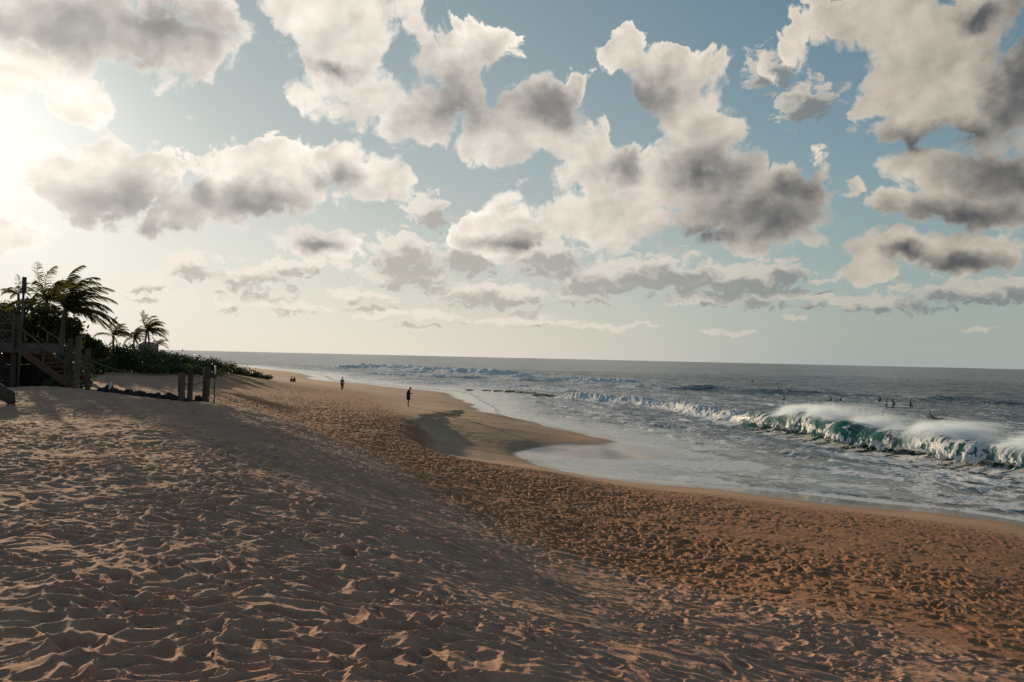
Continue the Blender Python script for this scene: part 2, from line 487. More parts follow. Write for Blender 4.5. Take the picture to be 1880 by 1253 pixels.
for (px, py, D, zn, ro) in CP:
    p = at_drop(px, py, D) if py >= 655 else at_dist(px, 640, py)      # py below 655: metres ahead instead
    _pts.append((math.atan2(p.x, p.y) * 1.8, 0.9 * math.log(math.hypot(p.x, p.y))))
    _val.append((EYE - D, zn, ro))
_pts = np.array(_pts); _val = np.array(_val)


def _phi(r2):
    return 0.5 * r2 * np.log(np.maximum(r2, 1e-12))


_n = len(_pts)
_K = _phi(((_pts[:, None] - _pts[None]) ** 2).sum(-1)) + np.eye(_n) * 0.0025
_A = np.zeros((_n + 3, _n + 3)); _A[:_n, :_n] = _K; _A[:_n, _n] = 1; _A[:_n, _n + 1:] = _pts; _A[_n, :_n] = 1; _A[_n + 1:, :_n] = _pts.T
_B = np.zeros((_n + 3, 3)); _B[:_n] = _val
_W = np.linalg.solve(_A, _B)


def land(x, y):
    """height, zone, roughness of the smooth ground"""
    x = np.asarray(x, float); y = np.asarray(y, float); sh = x.shape
    a = np.clip(np.arctan2(x, y), -0.95, 0.85).ravel() * 1.8
    r = 0.9 * np.log(np.clip(np.hypot(x, y), 2.2, 420)).ravel()
    out = np.empty((a.size, 3))
    for i in range(0, a.size, 40000):
        q = np.stack([a[i:i + 40000], r[i:i + 40000]], 1)
        k = _phi(((q[:, None] - _pts[None]) ** 2).sum(-1))
        out[i:i + 40000] = k @ _W[:_n] + _W[_n] + q @ _W[_n + 1:]
    return [out[:, i].reshape(sh) for i in range(3)]


# coarse table in log-polar coordinates, looked up by interpolation
_ta, _tr = np.linspace(-0.95, 0.85, 361), np.linspace(math.log(2.2), math.log(420), 421)
_AA, _RR = np.meshgrid(_ta, _tr)
_T = np.stack(land(np.sin(_AA) * np.exp(_RR), np.cos(_AA) * np.exp(_RR)), -1)


def land_fast(x, y):
    a = np.clip((np.arctan2(x, y) + 0.95) / 1.8 * 360, 0, 359.999)
    r = np.clip((np.log(np.maximum(np.hypot(x, y), 2.2)) - _tr[0]) / (_tr[-1] - _tr[0]) * 420, 0, 419.999)
    i, j = r.astype(int), a.astype(int)
    u, v = (r - i)[..., None], (a - j)[..., None]
    q = _T[i, j] * (1 - u) * (1 - v) + _T[i + 1, j] * u * (1 - v) + _T[i, j + 1] * (1 - u) * v + _T[i + 1, j + 1] * u * v
    return q[..., 0], q[..., 1], q[..., 2]


def ground_z(x, y):
    return float(land_fast(np.array([x], float), np.array([y], float))[0][0])


# ------------------------------------------------------------------ materials
def new_mat(name):
    m = bpy.data.materials.new(name); m.use_nodes = True
    m.node_tree.nodes.clear()
    n = NT(m.node_tree)
    out = n.n.new('ShaderNodeOutputMaterial')
    return m, n, out


def principled(n, out, col, rough=0.8, spec=0.3, normal=None, **kw):
    b = n.n.new('ShaderNodeBsdfPrincipled')
    n.put(b.inputs['Base Color'], c4(col) if not isinstance(col, bpy.types.NodeSocket) else col)
    n.put(b.inputs['Roughness'], rough)
    n.put(b.inputs['Specular IOR Level'], spec)
    if normal is not None: n.put(b.inputs['Normal'], normal)
    for k, v in kw.items(): n.put(b.inputs[k], v)
    n.l.new(b.outputs[0], out.inputs[0])
    return b


def geo_pos(n):
    g = n.n.new('ShaderNodeNewGeometry')
    return g.outputs['Position']


def rough_mat(name, c1, c2, scale=6.0, rough=0.85, bump=0.4, dist=0.02, stretch=(1, 1, 1), spec=0.2):
    m, n, out = new_mat(name)
    tcn = n.n.new('ShaderNodeTexCoord')
    v = n.vec('MULTIPLY', tcn.outputs['Object'], stretch)
    f = n.noise(v, scale, 6, 0.6)
    col = n.mix(n.step(f, 0.3, 0.7), c4(c1), c4(c2))
    principled(n, out, col, rough, spec, n.bump(n.noise(v, scale * 3, 4, 0.6), bump, dist))
    return m


# sand
MSAND, n, out = new_mat("sand")
pos = geo_pos(n)
zone, wet = n.attr('zone'), n.attr('wet')
fine = n.noise(pos, 55.0, 4, 0.7)
mid = n.noise(pos, 3.5, 5, 0.6)
big = n.noise(pos, 0.35, 4, 0.55)
dry = n.mix(n.step(mid, 0.3, 0.7), c4((0.42, 0.228, 0.148)), c4((0.51, 0.295, 0.195)))
dry = n.mix(n.step(fine, 0.62, 0.75, 0, 0.35), dry, c4((0.60, 0.48, 0.36)))
orange = n.mix(n.step(mid, 0.3, 0.7), c4((0.31, 0.140, 0.070)), c4((0.40, 0.200, 0.106)))
orange = n.mix(n.step(fine, 0.55, 0.75, 0, 0.4), orange, c4((0.22, 0.10, 0.05)))
damp = n.mix(n.step(big, 0.3, 0.7), c4((0.44, 0.265, 0.157)), c4((0.52, 0.32, 0.197)))
col = n.mix(n.step(zone, 0.2, 0.75), dry, orange)
col = n.mix(n.step(zone, 1.25, 1.75), col, damp)
col = n.mix(wet, col, c4((0.17, 0.095, 0.055)))
b = principled(n, out, col, n.step(wet, 0, 1, 0.95, 0.13), n.step(wet, 0, 1, 0.15, 0.9),
               n.bump(n.math('ADD', n.noise(pos, 160, 2, 0.5), n.math('MULTIPLY', fine, 2.0)), n.math('MULTIPLY', n.step(zone, 1.4, 1.9, 0.55, 0.06), n.step(wet, 0, 1, 1.0, 0.15)), 0.006))

def dist_poly(x, y, P):
    """signed distance (positive towards land, left of the travel direction far->near) and parameter along a polyline"""
    best = np.full(x.shape, 1e9); sg = np.zeros(x.shape); tt = np.zeros(x.shape)
    L = 0.0; outside = np.zeros(x.shape)
    for i in range(len(P) - 1):
        a, b = P[i], P[i + 1]
        d = b - a; l = np.hypot(*d)
        t = ((x - a[0]) * d[0] + (y - a[1]) * d[1]) / (l * l)
        tc_ = np.clip(t, 0, 1)
        qx, qy = x - a[0] - d[0] * tc_, y - a[1] - d[1] * tc_
        dd = np.hypot(qx, qy)
        cr = d[0] * qy - d[1] * qx
        m = dd < best
        best = np.where(m, dd, best); sg = np.where(m, np.sign(cr), sg); tt = np.where(m, L + tc_ * l, tt)
        L += l
    return best * -sg, tt / L, L


def ground_hit(px, py):
    d = ray(px, py)
    r = np.exp(np.linspace(math.log(3), math.log(200), 3000)); k = r / math.hypot(d.x, d.y)
    i = int(np.argmax(EYE + d.z * k <= land_fast(d.x * k, d.y * k)[0]))
    return np.array([d.x * k[i], d.y * k[i]])


def hit_xy(px, py, D):
    p = at_drop(px, py, D); return (p.x, p.y)


# low cut scarp round the cusp hollow, far to near
SCARP = [(860, 752, 4.9), (800, 759, 4.6), (764, 768, 4.35), (752, 782, 4.2), (756, 800, 4.25), (772, 815, 4.35), (810, 836, 4.5), (870, 855, 4.6)]


# ------------------------------------------------------------------ the beach, one sheet
def build_beach():
    az = np.concatenate([np.linspace(-1.25, -0.62, 120)[:-1], np.linspace(-0.62, 0.62, 1500), np.linspace(0.62, 1.25, 120)[1:]])
    rr = np.concatenate([np.linspace(0.25, 2.6, 40)[:-1], np.exp(np.linspace(math.log(2.6), math.log(12), 720))[:-1], np.exp(np.linspace(math.log(12), math.log(110), 680)), np.exp(np.linspace(math.log(110), math.log(420), 130))[1:]])
    A, Rr = np.meshgrid(az, rr)
    x, y = np.sin(A) * Rr, np.cos(A) * Rr
    z, zone, ro = land_fast(x, y)
    ro = np.clip(ro, 0, 1.1)
    wx, wy = fbm(x * .8, y * .8, 3, 3) * 0.28, fbm(x * .8 + 40, y * .8, 4, 3) * 0.28
    xs, ys = x + wx, y + wy
    dune = 1 - sstep(0.15, 0.6, zone)
    org = sstep(0.05, 0.4, zone) * (1 - sstep(1.35, 1.8, zone))
    # trampled soft sand: hollows parted by soft crests
    f1, f2, cid = worley(xs / 0.25, ys / 0.18, 5)
    g1, g2, gid = worley(xs / 0.19 + 9, ys / 0.13, 6)
    crest = np.exp(-((f2 - f1) / 0.40) ** 1.7)
    bowl = -np.exp(-(f1 / 0.42) ** 2) * (0.3 + 0.7 * cid)
    c2 = np.exp(-((g2 - g1) / 0.34) ** 1.5)
    big_ = 0.55 + 0.75 * sstep(-.5, .35, fbm(x * .45, y * .45, 19, 2))
    q1, q2, qid = worley(xs / 0.36 + 3, ys / 0.27 + 7, 17)
    mixq = sstep(.0, .5, fbm(x * .35 + 9, y * .35, 22, 2))
    crest = crest * (1 - mixq * .8) + mixq * 1.15 * np.exp(-((q2 - q1) / 0.30) ** 1.5)
    bowl = bowl * (1 - mixq * .8) - mixq * 1.3 * np.exp(-(q1 / 0.44) ** 2) * (0.4 + .6 * qid)
    relief = (0.026 * crest + 0.022 * bowl + 0.011 * c2 * (gid > .4)) * big_ + 0.009 * fbm(x * 2.6, y * 2.2, 8, 3) + 0.018 * fbm(x * .9, y * .9, 18, 2) + 0.0025 * fbm(x * 11, y * 11, 9, 3) + 0.0012 * fbm(x * 34, y * 30, 20, 2) * np.exp(-Rr / 14)
    z = z + dune * ro * relief * 1.05
    z = z + dune * 0.06 * fbm(x * .28, y * .28, 12, 3) * np.clip(Rr / 6, .3, 1)
    z = z + dune * (1 - np.clip(ro, 0, 1) * .6) * 0.022 * fbm(x * 3 + y * 1.2, y * 4, 14, 4)
    # coarse orange sand: many small prints and clods, open patches towards the right
    h1, h2, hid = worley(xs / 0.27, ys / 0.34, 15)
    k1, k2, kid = worley(xs / 0.15 + 5, ys / 0.19, 16)
    dens = 0.62 + 0.55 * fbm(x * .16, y * .16, 21, 3) - 0.35 * sstep(0.15, 0.55, A) + 0.25 * (1 - sstep(0.6, 1.0, zone))
    pr = (hid < dens).astype(np.float32)
    pk = (kid < dens * 0.8).astype(np.float32)
    print_ = -np.exp(-(h1 / 0.34) ** 3) * pr * 0.055 + np.exp(-((h1 - 0.46) / 0.12) ** 2) * pr * 0.011
    print_ += -np.exp(-(k1 / 0.36) ** 3) * pk * 0.030 + np.exp(-((k1 - .5) / .14) ** 2) * pk * 0.007
    z = z + org * ro * (print_ + 0.012 * fbm(x * 6, y * 6, 23, 3) + 0.03 * fbm(x * .9, y * .9, 24, 2))
    SC = np.array([hit_xy(px, py, D) for (px, py, D) in SCARP])
    d_, t_, L_ = dist_poly(x, y, SC)
    d_ = -d_ + .9 * fbm(x * .35, y * .35, 33, 4, .6)
    z = z - 0.30 * sstep(-.1, .9, d_) * np.exp(-np.maximum(d_, 0) / 3.5) * sstep(0, .12, t_) * (1 - sstep(.75, 1, t_)) * (np.abs(d_) < 14)
    smooth = sstep(1.35, 1.8, zone)
    z = z + smooth * (0.012 * fbm(x * .5, y * .5, 26, 3) + 0.05 * fbm(x * .12, y * .12, 27, 2)) * sstep(0.0, 0.4, z)
    wet = (1 - sstep(0.16, 0.42, z + 0.10 * fbm(x * .15, y * .15, 29, 3))) * sstep(1.2, 1.7, zone)
    # trails of single footprints
    tr = np.random.default_rng(4)
    for (a, b_) in [((700, 1250), (560, 800)), ((1250, 1245), (1000, 880)), ((1880, 1120), (1150, 905)), ((1500, 1040), (860, 850)), ((900, 1010), (700, 770)), ((740, 790), (640, 715)), ((1000, 800), (760, 752)), ((200, 1250), (330, 800))]:
        pa, pb_ = [ground_hit(*q) for q in (a, b_)]
        v = pb_ - pa; L = np.hypot(*v); v /= L; nrm = np.array([-v[1], v[0]])
        ph = tr.uniform(0, 6)
        for k in range(int(L / .62)):
            c = pa + v * (k * .62 + tr.normal(0, .04)) + nrm * ((.10 if k % 2 else -.10) + .8 * math.sin(k * .11 + ph) + tr.normal(0, .03))
            r0, a0 = math.hypot(*c), math.atan2(c[0], c[1])
            i0, i1 = np.searchsorted(rr, [r0 - .3, r0 + .3]); j0, j1 = np.searchsorted(az, [a0 - .3 / r0, a0 + .3 / r0])
            if i1 <= i0 or j1 <= j0: continue
            dx_, dy_ = x[i0:i1, j0:j1] - c[0], y[i0:i1, j0:j1] - c[1]
            e = np.sqrt(((dx_ * v[0] + dy_ * v[1]) / .15) ** 2 + ((dx_ * nrm[0] + dy_ * nrm[1]) / .075) ** 2)
            dp = tr.uniform(.6, 1.1) * (.3 + .7 * min(1, max(0, 2 - float(zone[i0, j0]))))
            z[i0:i1, j0:j1] += dp * (-.055 * np.exp(-e ** 3) + .018 * np.exp(-((e - 1.35) / .3) ** 2))
    co = np.stack([x, y, z], -1).reshape(-1, 3)
    o = raw_mesh("beach", co, grid_faces(len(rr), len(az)), MSAND, attrs={'zone': zone, 'wet': wet})
    o.shadow_terminator_geometry_offset = 0.15
    return tagset(o, kind='structure')


build_beach()


# ------------------------------------------------------------------ the sea
def foam_mat(name, kind):
    m, n, out = new_mat(name)
    pos = geo_pos(n)
    sp = n.vec('MULTIPLY', pos, (1.0, 1.0, 1.0))
    foam = n.attr('foam'); shal = n.attr('shallow'); thin = n.attr('face')
    lac = n.noise(sp, 2.4, 7, 0.68)
    lac2 = n.voronoi(n.vec('ADD', sp, n.vec('SCALE', n.noise(sp, 1.3, 4, 0.6, out=1), 0.9)), 1.5, 2, 0.6)
    web = n.math('ADD', n.math('MULTIPLY', lac2, 0.75), n.math('MULTIPLY', lac, 0.6))
    fm = n.step(n.math('ADD', foam, n.math('MULTIPLY', n.math('SUBTRACT', web, 0.66), 0.6)), 0.39, 0.55)
    col = n.mix(shal, c4((0.020, 0.052, 0.070)), c4((0.10, 0.095, 0.085)))
    col = n.mix(thin, col, c4((0.055, 0.21, 0.20)))
    rip = n.vec('MULTIPLY', pos, (1.0, 0.55, 1.0))
    bh = n.math('ADD', n.noise(rip, 1.5, 5, 0.6), n.math('MULTIPLY', n.noise(rip, 0.22, 4, 0.6), 3.0))
    bs = n.attr('chop')
    nrm = n.bump(bh, n.math('MULTIPLY', bs, 0.9), 0.22)
    w = n.n.new('ShaderNodeBsdfPrincipled')
    n.put(w.inputs['Base Color'], col); n.put(w.inputs['Roughness'], n.math('MULTIPLY_ADD', thin, 0.22, n.step(bs, 0, 1, 0.10, 0.24))); n.put(w.inputs['IOR'], 1.33)
    n.put(w.inputs['Normal'], nrm)
    tr = n.n.new('ShaderNodeBsdfTranslucent'); n.put(tr.inputs['Color'], c4((0.24, 0.62, 0.58)))
    mt = n.n.new('ShaderNodeMixShader'); n.put(mt.inputs[0], n.math('MULTIPLY', thin, 0.6))
    n.l.new(w.outputs[0], mt.inputs[1]); n.l.new(tr.outputs[0], mt.inputs[2])
    f = n.n.new('ShaderNodeBsdfPrincipled')
    n.put(f.inputs['Base Color'], n.mix(n.noise(sp, 5.0, 4, 0.6), c4((0.62, 0.63, 0.63)), c4((0.84, 0.84, 0.83)))); n.put(f.inputs['Roughness'], 0.7)
    n.put(f.inputs['Specular IOR Level'], 0.2)
    n.put(f.inputs['Normal'], n.bump(n.noise(sp, 6.0, 5, 0.65), 0.8, 0.12))
    ms = n.n.new('ShaderNodeMixShader'); n.l.new(fm, ms.inputs[0])
    n.l.new(mt.outputs[0], ms.inputs[1]); n.l.new(f.outputs[0], ms.inputs[2])
    n.l.new(ms.outputs[0], out.inputs[0])
    return m


MSEA = foam_mat("sea_water", 'sea')


def polyline(pp, drop=EYE, step=0.5):
    P = np.array([at_drop(px, py, drop)[:2] for (px, py) in pp])
    return P


# swells: (photo polyline far -> near), height, front width, back width, foam 0..1
SWELLS = [
    ([(1090, 708), (1180, 713), (1300, 718), (1450, 725), (1600, 732), (1750, 739), (1990, 750)], 1.15, 4.5, 10, 0.0),
    ([(590, 677), (680, 679), (780, 683), (960, 690)], 1.9, 10, 22, 0.8),
    ([(930, 697), (1010, 700), (1100, 704), (1190, 707)], 1.3, 4, 9, 0.9),
    ([(620, 689), (760, 692), (900, 697), (1000, 703)], 0.9, 5, 10, 0.55),
    ([(720, 702), (860, 707), (980, 715), (1080, 722)], 0.55, 3, 6, 0.7),
    ([(1010, 729), (1100, 737), (1180, 744), (1260, 756), (1340, 770), (1400, 783)], 0.95, 1.4, 4, 1.0),
    ([(1280, 685), (1500, 692), (1900, 704)], 0.9, 12, 25, 0.0),
    ([(1000, 672), (1400, 680), (1900, 693)], 0.9, 25, 50, 0.0),
    ([(1050, 758), (1200, 778), (1330, 800), (1480, 838), (1600, 870)], 0.22, 1.0, 3, 0.25),
    ([(960, 733), (1080, 755), (1180, 785), (1290, 822), (1420, 858)], 0.16, 0.7, 2.5, 0.45),
    ([(1230, 879), (1400, 893), (1600, 910), (1750, 925), (1960, 950)], 0.16, 0.5, 2.0, 0.35),
    ([(1430, 850), (1560, 868), (1700, 888), (1960, 925)], 0.14, 0.7, 2.5, 0.4),
    ([(1330, 870), (1480, 888), (1650, 905), (1960, 935)], 0.10, 0.5, 2.0, 0.5),
]


def sea_height(x, y):
    r = np.hypot(x, y)
    lz = land_fast(x, y)[0]
    depth = np.where(r < 400, -lz, 9.0)
    # wave axes: n towards shore, t along the crests
    ta = math.radians(70)
    tx, ty = 0.33, -0.944
    nx, ny = -0.944, -0.33
    nn, tt = x * nx + y * ny, x * tx + y * ty
    wob = fbm(tt / 14, nn / 14, 41, 3) * 1.6
    chop = 0.075 * fbm((nn + wob) / 0.9, tt / 2.2, 42, 4, .55) + 0.13 * fbm((nn + wob) / 3.2, tt / 9, 43, 3)
    far = sstep(60, 220, r)
    # wind sea over deep water: crests run along the shore as well
    fx, fy = x * -0.5 + y * -0.87, x * 0.87 - y * 0.5
    chop = chop * (1 - far * .4) + far * (0.22 * fbm((fx + wob) / 5, fy / 14, 44, 3) + 0.26 * fbm(fx / 17, fy / 50, 45, 3))
    chop = chop * np.where(r > 2500, 2500 / r, 1)
    k = sstep(-0.02, 0.9, depth)
    z = chop * (0.05 + 0.95 * k)
    foam = np.zeros(x.shape)
    for i, (pp, h, wf, wb, fo) in enumerate(SWELLS):
        P = polyline(pp)
        d, t, L = dist_poly(x, y, P)
        d = d + fbm(x / (wf * 4), y / (wf * 4), 60 + i, 2) * wf * 0.4
        end = sstep(0, 0.12, t) * (1 - sstep(0.86, 1.0, t))
        prof = np.where(d > 0, np.exp(-(d / wf) ** 2), np.exp(-(d / wb) ** 2))
        var = np.clip(0.9 + 0.4 * fbm(tt / (wf * 6), np.zeros_like(tt) + i, 80 + i, 3), .25, 1.4)
        z = z + h * prof * end * var
        if fo > 0:
            br = sstep(-0.25, 0.35, fbm(tt / (wf * 5), np.zeros_like(tt) + 3 * i, 90 + i, 3) + (fo - 0.55))
            lump = prof ** 0.7 * end * np.clip(1 + fbm(x / (wf * .45), y / (wf * .45), 100 + i, 4) * 1.2, 0, 2)
            front = np.where(d > -wf * 0.5, 1.0, np.exp(-((d + wf * .5) / (wb * .6)) ** 2))
            foam = np.maximum(foam, fo * br * np.clip(lump * 1.25, 0, 1.1) * front)
            z = z + h * 0.28 * fo * br * prof * end * fbm(x / (wf * .3), y / (wf * .3), 120 + i, 4)
            # foam left trailing behind
            foam = np.maximum(foam, 0.42 * fo * end * np.where(d > 0, np.exp(-(d / (wf * 2)) ** 2), np.exp(d / (wb * 1.5))))
    # streaks of old foam in the surf zone
    surf = sstep(0.02, 0.3, depth) * (1 - sstep(2.2, 3.6, depth))
    st = fbm((nn + wob * 1.3) / 2.2, tt / 8, 141, 5, .6)
    st2 = fbm(nn / 9, tt / 22, 143, 3)
    foam = np.maximum(foam, surf * (0.09 + 0.36 * st + 0.18 * st2))
    # swash edge
    edge = np.exp(-((depth - 0.03) / 0.035) ** 2)
    foam = np.maximum(foam, edge * (0.55 + 0.4 * fbm(x / 3, y / 3, 150, 3)) * (r < 300))
    foam = np.maximum(foam, 0.12 * (depth < 0.3) * (r < 300))
    shallow = (1 - sstep(0.05, 1.3, depth)) * 0.85
    chopa = 0.10 + 0.90 * sstep(0.05, 1.2, depth)
    z = np.where(depth < 0.25, np.minimum(z, 0.03 + np.maximum(depth, 0) * .3), z)
    return z, foam, shallow, chopa


def build_sea():
    az = np.concatenate([np.linspace(-1.2, -0.45, 90)[:-1], np.linspace(-0.45, 0.66, 1250), np.linspace(0.66, 1.3, 80)[1:]])
    rr = np.concatenate([np.exp(np.linspace(math.log(24), math.log(420), 980)), np.exp(np.linspace(math.log(420), math.log(40000), 330))[1:]])
    A, Rr = np.meshgrid(az, rr)
    x, y = np.sin(A) * Rr, np.cos(A) * Rr
    z, foam, sh, ch = sea_height(x, y)
    # the breaker stands on its own sheet: let the sea dip a little below it
    d, t, L = dist_poly(x, y, CREST)
    inb = sstep(0.0, .05, t) * (1 - sstep(.985, 1.0, t))
    z = z - inb * 0.45 * np.exp(-((d - 0.2) / 2.6) ** 4)
    foam = np.maximum(foam, inb * 0.40 * np.exp(-((d + 5.5) / 4.0) ** 2))
    foam = np.maximum(foam, inb * 0.12 * np.exp(-((d - 3.0) / 3.5) ** 2))
    o = raw_mesh("sea", np.stack([x, y, z], -1).reshape(-1, 3), grid_faces(len(rr), len(az)), MSEA,
                 attrs={'foam': foam, 'shallow': sh, 'chop': ch, 'face': np.zeros_like(z)})
    tagset(o, kind='structure')


CREST = polyline([(1335, 772), (1385, 782), (1430, 792), (1480, 801), (1560, 815), (1660, 833), (1760, 848), (1860, 862), (1990, 884), (2150, 915)])


def build_breaker():
    # even spacing along the crest line
    seg = np.hypot(*np.diff(CREST, axis=0).T); cum = np.concatenate([[0], np.cumsum(seg)])
    NU = 900
    u = np.linspace(0, cum[-1], NU)
    cx, cy = np.interp(u, cum, CREST[:, 0]), np.interp(u, cum, CREST[:, 1])
    k = np.hanning(61); k /= k.sum()
    pad = lambda a: np.convolve(np.pad(a, 30, mode='reflect', reflect_type='odd'), k, mode='valid')
    cx, cy = pad(cx), pad(cy)
    tx, ty = np.gradient(cx), np.gradient(cy); l = np.hypot(tx, ty); tx, ty = tx / l, ty / l
    nx, ny = ty, -tx                                # to the right of travel = towards land
    if nx.mean() > 0: nx, ny = -nx, -ny
    s = u / cum[-1]
    one = np.zeros(NU)
    H = np.interp(s, [0, .06, .2, .35, .5, .62, .75, .9, 1], [0.5, 1.0, 1.75, 2.15, 2.1, 1.9, 1.7, 1.4, .9])
    H = H * 0.88 * (1 + 0.18 * fbm(u / 5, one, 201, 3))
    mea = 0.8 * fbm(u / 7, one, 203, 2); cx = cx + nx * mea; cy = cy + ny * mea
    br = np.clip(np.interp(s, [0, .1, .22, .36, .55, .75, 1], [.15, .35, .7, 1., 1., .9, .7]) + 0.50 * fbm(u / 3.4, one + 3, 202, 2), 0.05, 1.15)
    A0 = np.array([(-6, -.25), (-4, .06), (-2.5, .28), (-1.4, .60), (-.6, .88), (-.1, 1.0), (.12, .97), (.25, .86), (.36, .72), (.45, .58), (.56, .43), (.68, .30), (.84, .18), (1.1, .07), (1.7, 0), (2.6, -.05), (3.6, -.3)])
    A1 = np.array([(-6, -.25), (-4, .06), (-2.5, .30), (-1.4, .66), (-.6, .92), (-.05, 1.02), (.40, .99), (.75, .84), (.96, .58), (1.03, .30), (.96, .30), (.80, .52), (.45, .66), (.12, .46), (.10, .16), (.7, .0), (3.6, -.3)])
    m = len(A0); v = np.linspace(0, m - 1, 110)
    ss = lambda P, c: np.interp(v, np.arange(m), P[:, c])
    kk = np.hanning(9); kk /= kk.sum()
    sm = lambda a: np.convolve(np.pad(a, 4, mode='edge'), kk, mode='valid')
    a0n, a0z, a1n, a1z = sm(ss(A0, 0)), sm(ss(A0, 1)), sm(ss(A1, 0)), sm(ss(A1, 1))
    B = br[:, None]
    N_ = (a0n * (1 - B) + a1n * B) * (0.35 + 0.65 * H[:, None])
    Z_ = (a0z * (1 - B) + a1z * B) * H[:, None]
    lip = np.exp(-((v - 9.1) / 0.85) ** 2)[None]
    U2 = np.repeat(u[:, None], len(v), 1); V2 = np.repeat(v[None], NU, 0)
    Z_ = Z_ + lip * B * 0.26 * fbm(U2 / 0.7, V2 / 2.5, 205, 4, .6) - lip * B * 0.06
    N_ = N_ + lip * B * 0.22 * fbm(U2 / 0.8, V2 / 2.5, 206, 4, .6)
    inner = sstep(1.5, 4, V2) * (1 - sstep(14.5, 16, V2))
    Z_ = Z_ + inner * 0.035 * fbm(U2 / 0.9, V2 / 2.2, 207, 4, .55)
    N_ = N_ + inner * 0.06 * fbm(U2 / 1.3, V2 / 2.4, 208, 4, .55)
    X = cx[:, None] + nx[:, None] * N_; Y = cy[:, None] + ny[:, None] * N_
    # foam: feathered lip, crest ahead of the spray, foot of the wave
    f = lip * B * (0.42 + 0.95 * fbm(U2 / 0.35, V2 * .4, 210, 4, .6))
    f = np.maximum(f, np.exp(-((V2 - 5.0) / 0.8) ** 2) * (0.16 + .30 * B + .6 * fbm(U2 / 1.6, V2 * .5, 211, 3)))
    f = np.maximum(f, sstep(13.2, 14.6, V2) * (0.22 * B + 0.60 * fbm(U2 / 1.3, V2 * .9, 212, 4, .6)))
    f = np.maximum(f, (1 - sstep(2, 5, V2)) * (0.15 + .3 * fbm(U2 / 2, V2 * .6, 213, 3)))
    sect = sstep(-.05, .35, fbm(u / 3.2, one, 215, 2))[:, None]
    f = np.maximum(f, sect * np.exp(-((V2 - 6.6) / 1.7) ** 2) * (0.38 + .8 * fbm(U2 / .5, V2 * .4, 216, 4, .6)))
    tail = np.interp(s, [0, .55, .68, 1], [0, 0, 1, 1])[:, None]
    f = np.maximum(f, tail * inner * (0.20 + 1.0 * fbm(U2 / .45, V2 * .3, 217, 4, .6)))
    whit = (1 - sstep(.02, .16, s))[:, None]
    f = np.maximum(f, whit * 0.8 * inner)
    face = sstep(4.6, 5.8, V2) * (1 - sstep(13.6, 15.4, V2)) * (0.80 + .35 * fbm(U2 / 2.5, V2 * .3, 214, 2))
    sand = np.interp(s, [0, .5, .66, .8, 1], [0, 0, .5, .55, .2])[:, None] * sstep(12, 15, V2)
    o = raw_mesh("breaking_wave", np.stack([X, Y, Z_], -1).reshape(-1, 3), grid_faces(NU, len(v)), MSEA,
                 attrs={'foam': f, 'shallow': sand, 'chop': np.full_like(f, .35), 'face': face})
    tagset(o, kind='structure')
    # torn water thrown up along the lip and at the foot: lumps of foam and drops
    fr_ = np.random.default_rng(5)
    nb = 3600
    ui = fr_.integers(40, int(NU * .93), nb)
    wgt = br[ui]
    keep = fr_.random(nb) < np.clip(wgt - .2, 0, 1)
    ui = ui[keep]; nb = len(ui)
    typ = fr_.random(nb)
    h = H[ui]; kf = 0.35 + 0.65 * h
    cl = fbm(u[ui] / 1.2, np.zeros(nb), 220, 3)
    nn = np.where(typ < .45, 0.85 + fr_.normal(0, .16, nb), 1.15 + np.abs(fr_.normal(0, .45, nb)))
    zz = np.where(typ < .45, (0.62 + fr_.normal(0, .20, nb)), np.abs(fr_.normal(0.02, .16, nb)) * np.clip(1 + 2 * cl, .15, 2.4))
    top = typ > .9
    nn = np.where(top, fr_.normal(-.1, .3, nb), nn); zz = np.where(top, 1.02 + np.abs(fr_.normal(0, .10, nb)), zz)
    px_ = cx[ui] + nx[ui] * nn * kf; py_ = cy[ui] + ny[ui] * nn * kf; pz_ = zz * h
    sz = np.exp(fr_.normal(-4.0, .6, nb)).clip(.008, .07)
    oct_ = np.array([(1, 0, 0), (-1, 0, 0), (0, 1, 0), (0, -1, 0), (0, 0, 1), (0, 0, -1)], float)
    of = np.array([(0, 2, 4), (2, 1, 4), (1, 3, 4), (3, 0, 4), (2, 0, 5), (1, 2, 5), (3, 1, 5), (0, 3, 5)])
    V = oct_[None] * sz[:, None, None] * (0.6 + .8 * fr_.random((nb, 6, 1))) + np.stack([px_, py_, pz_], -1)[:, None]
    F = of[None] + (np.arange(nb) * 6)[:, None, None]
    md, n, out = new_mat("water_drops")
    principled(n, out, (0.82, 0.82, 0.80), 0.4, 0.4)
    o = raw_mesh("spray", V.reshape(-1, 3), F.reshape(-1, 3), md)
    tagset(o, kind='stuff')
    return cx, cy, nx, ny, H, br, cum[-1]


WAVE = build_breaker()
build_sea()


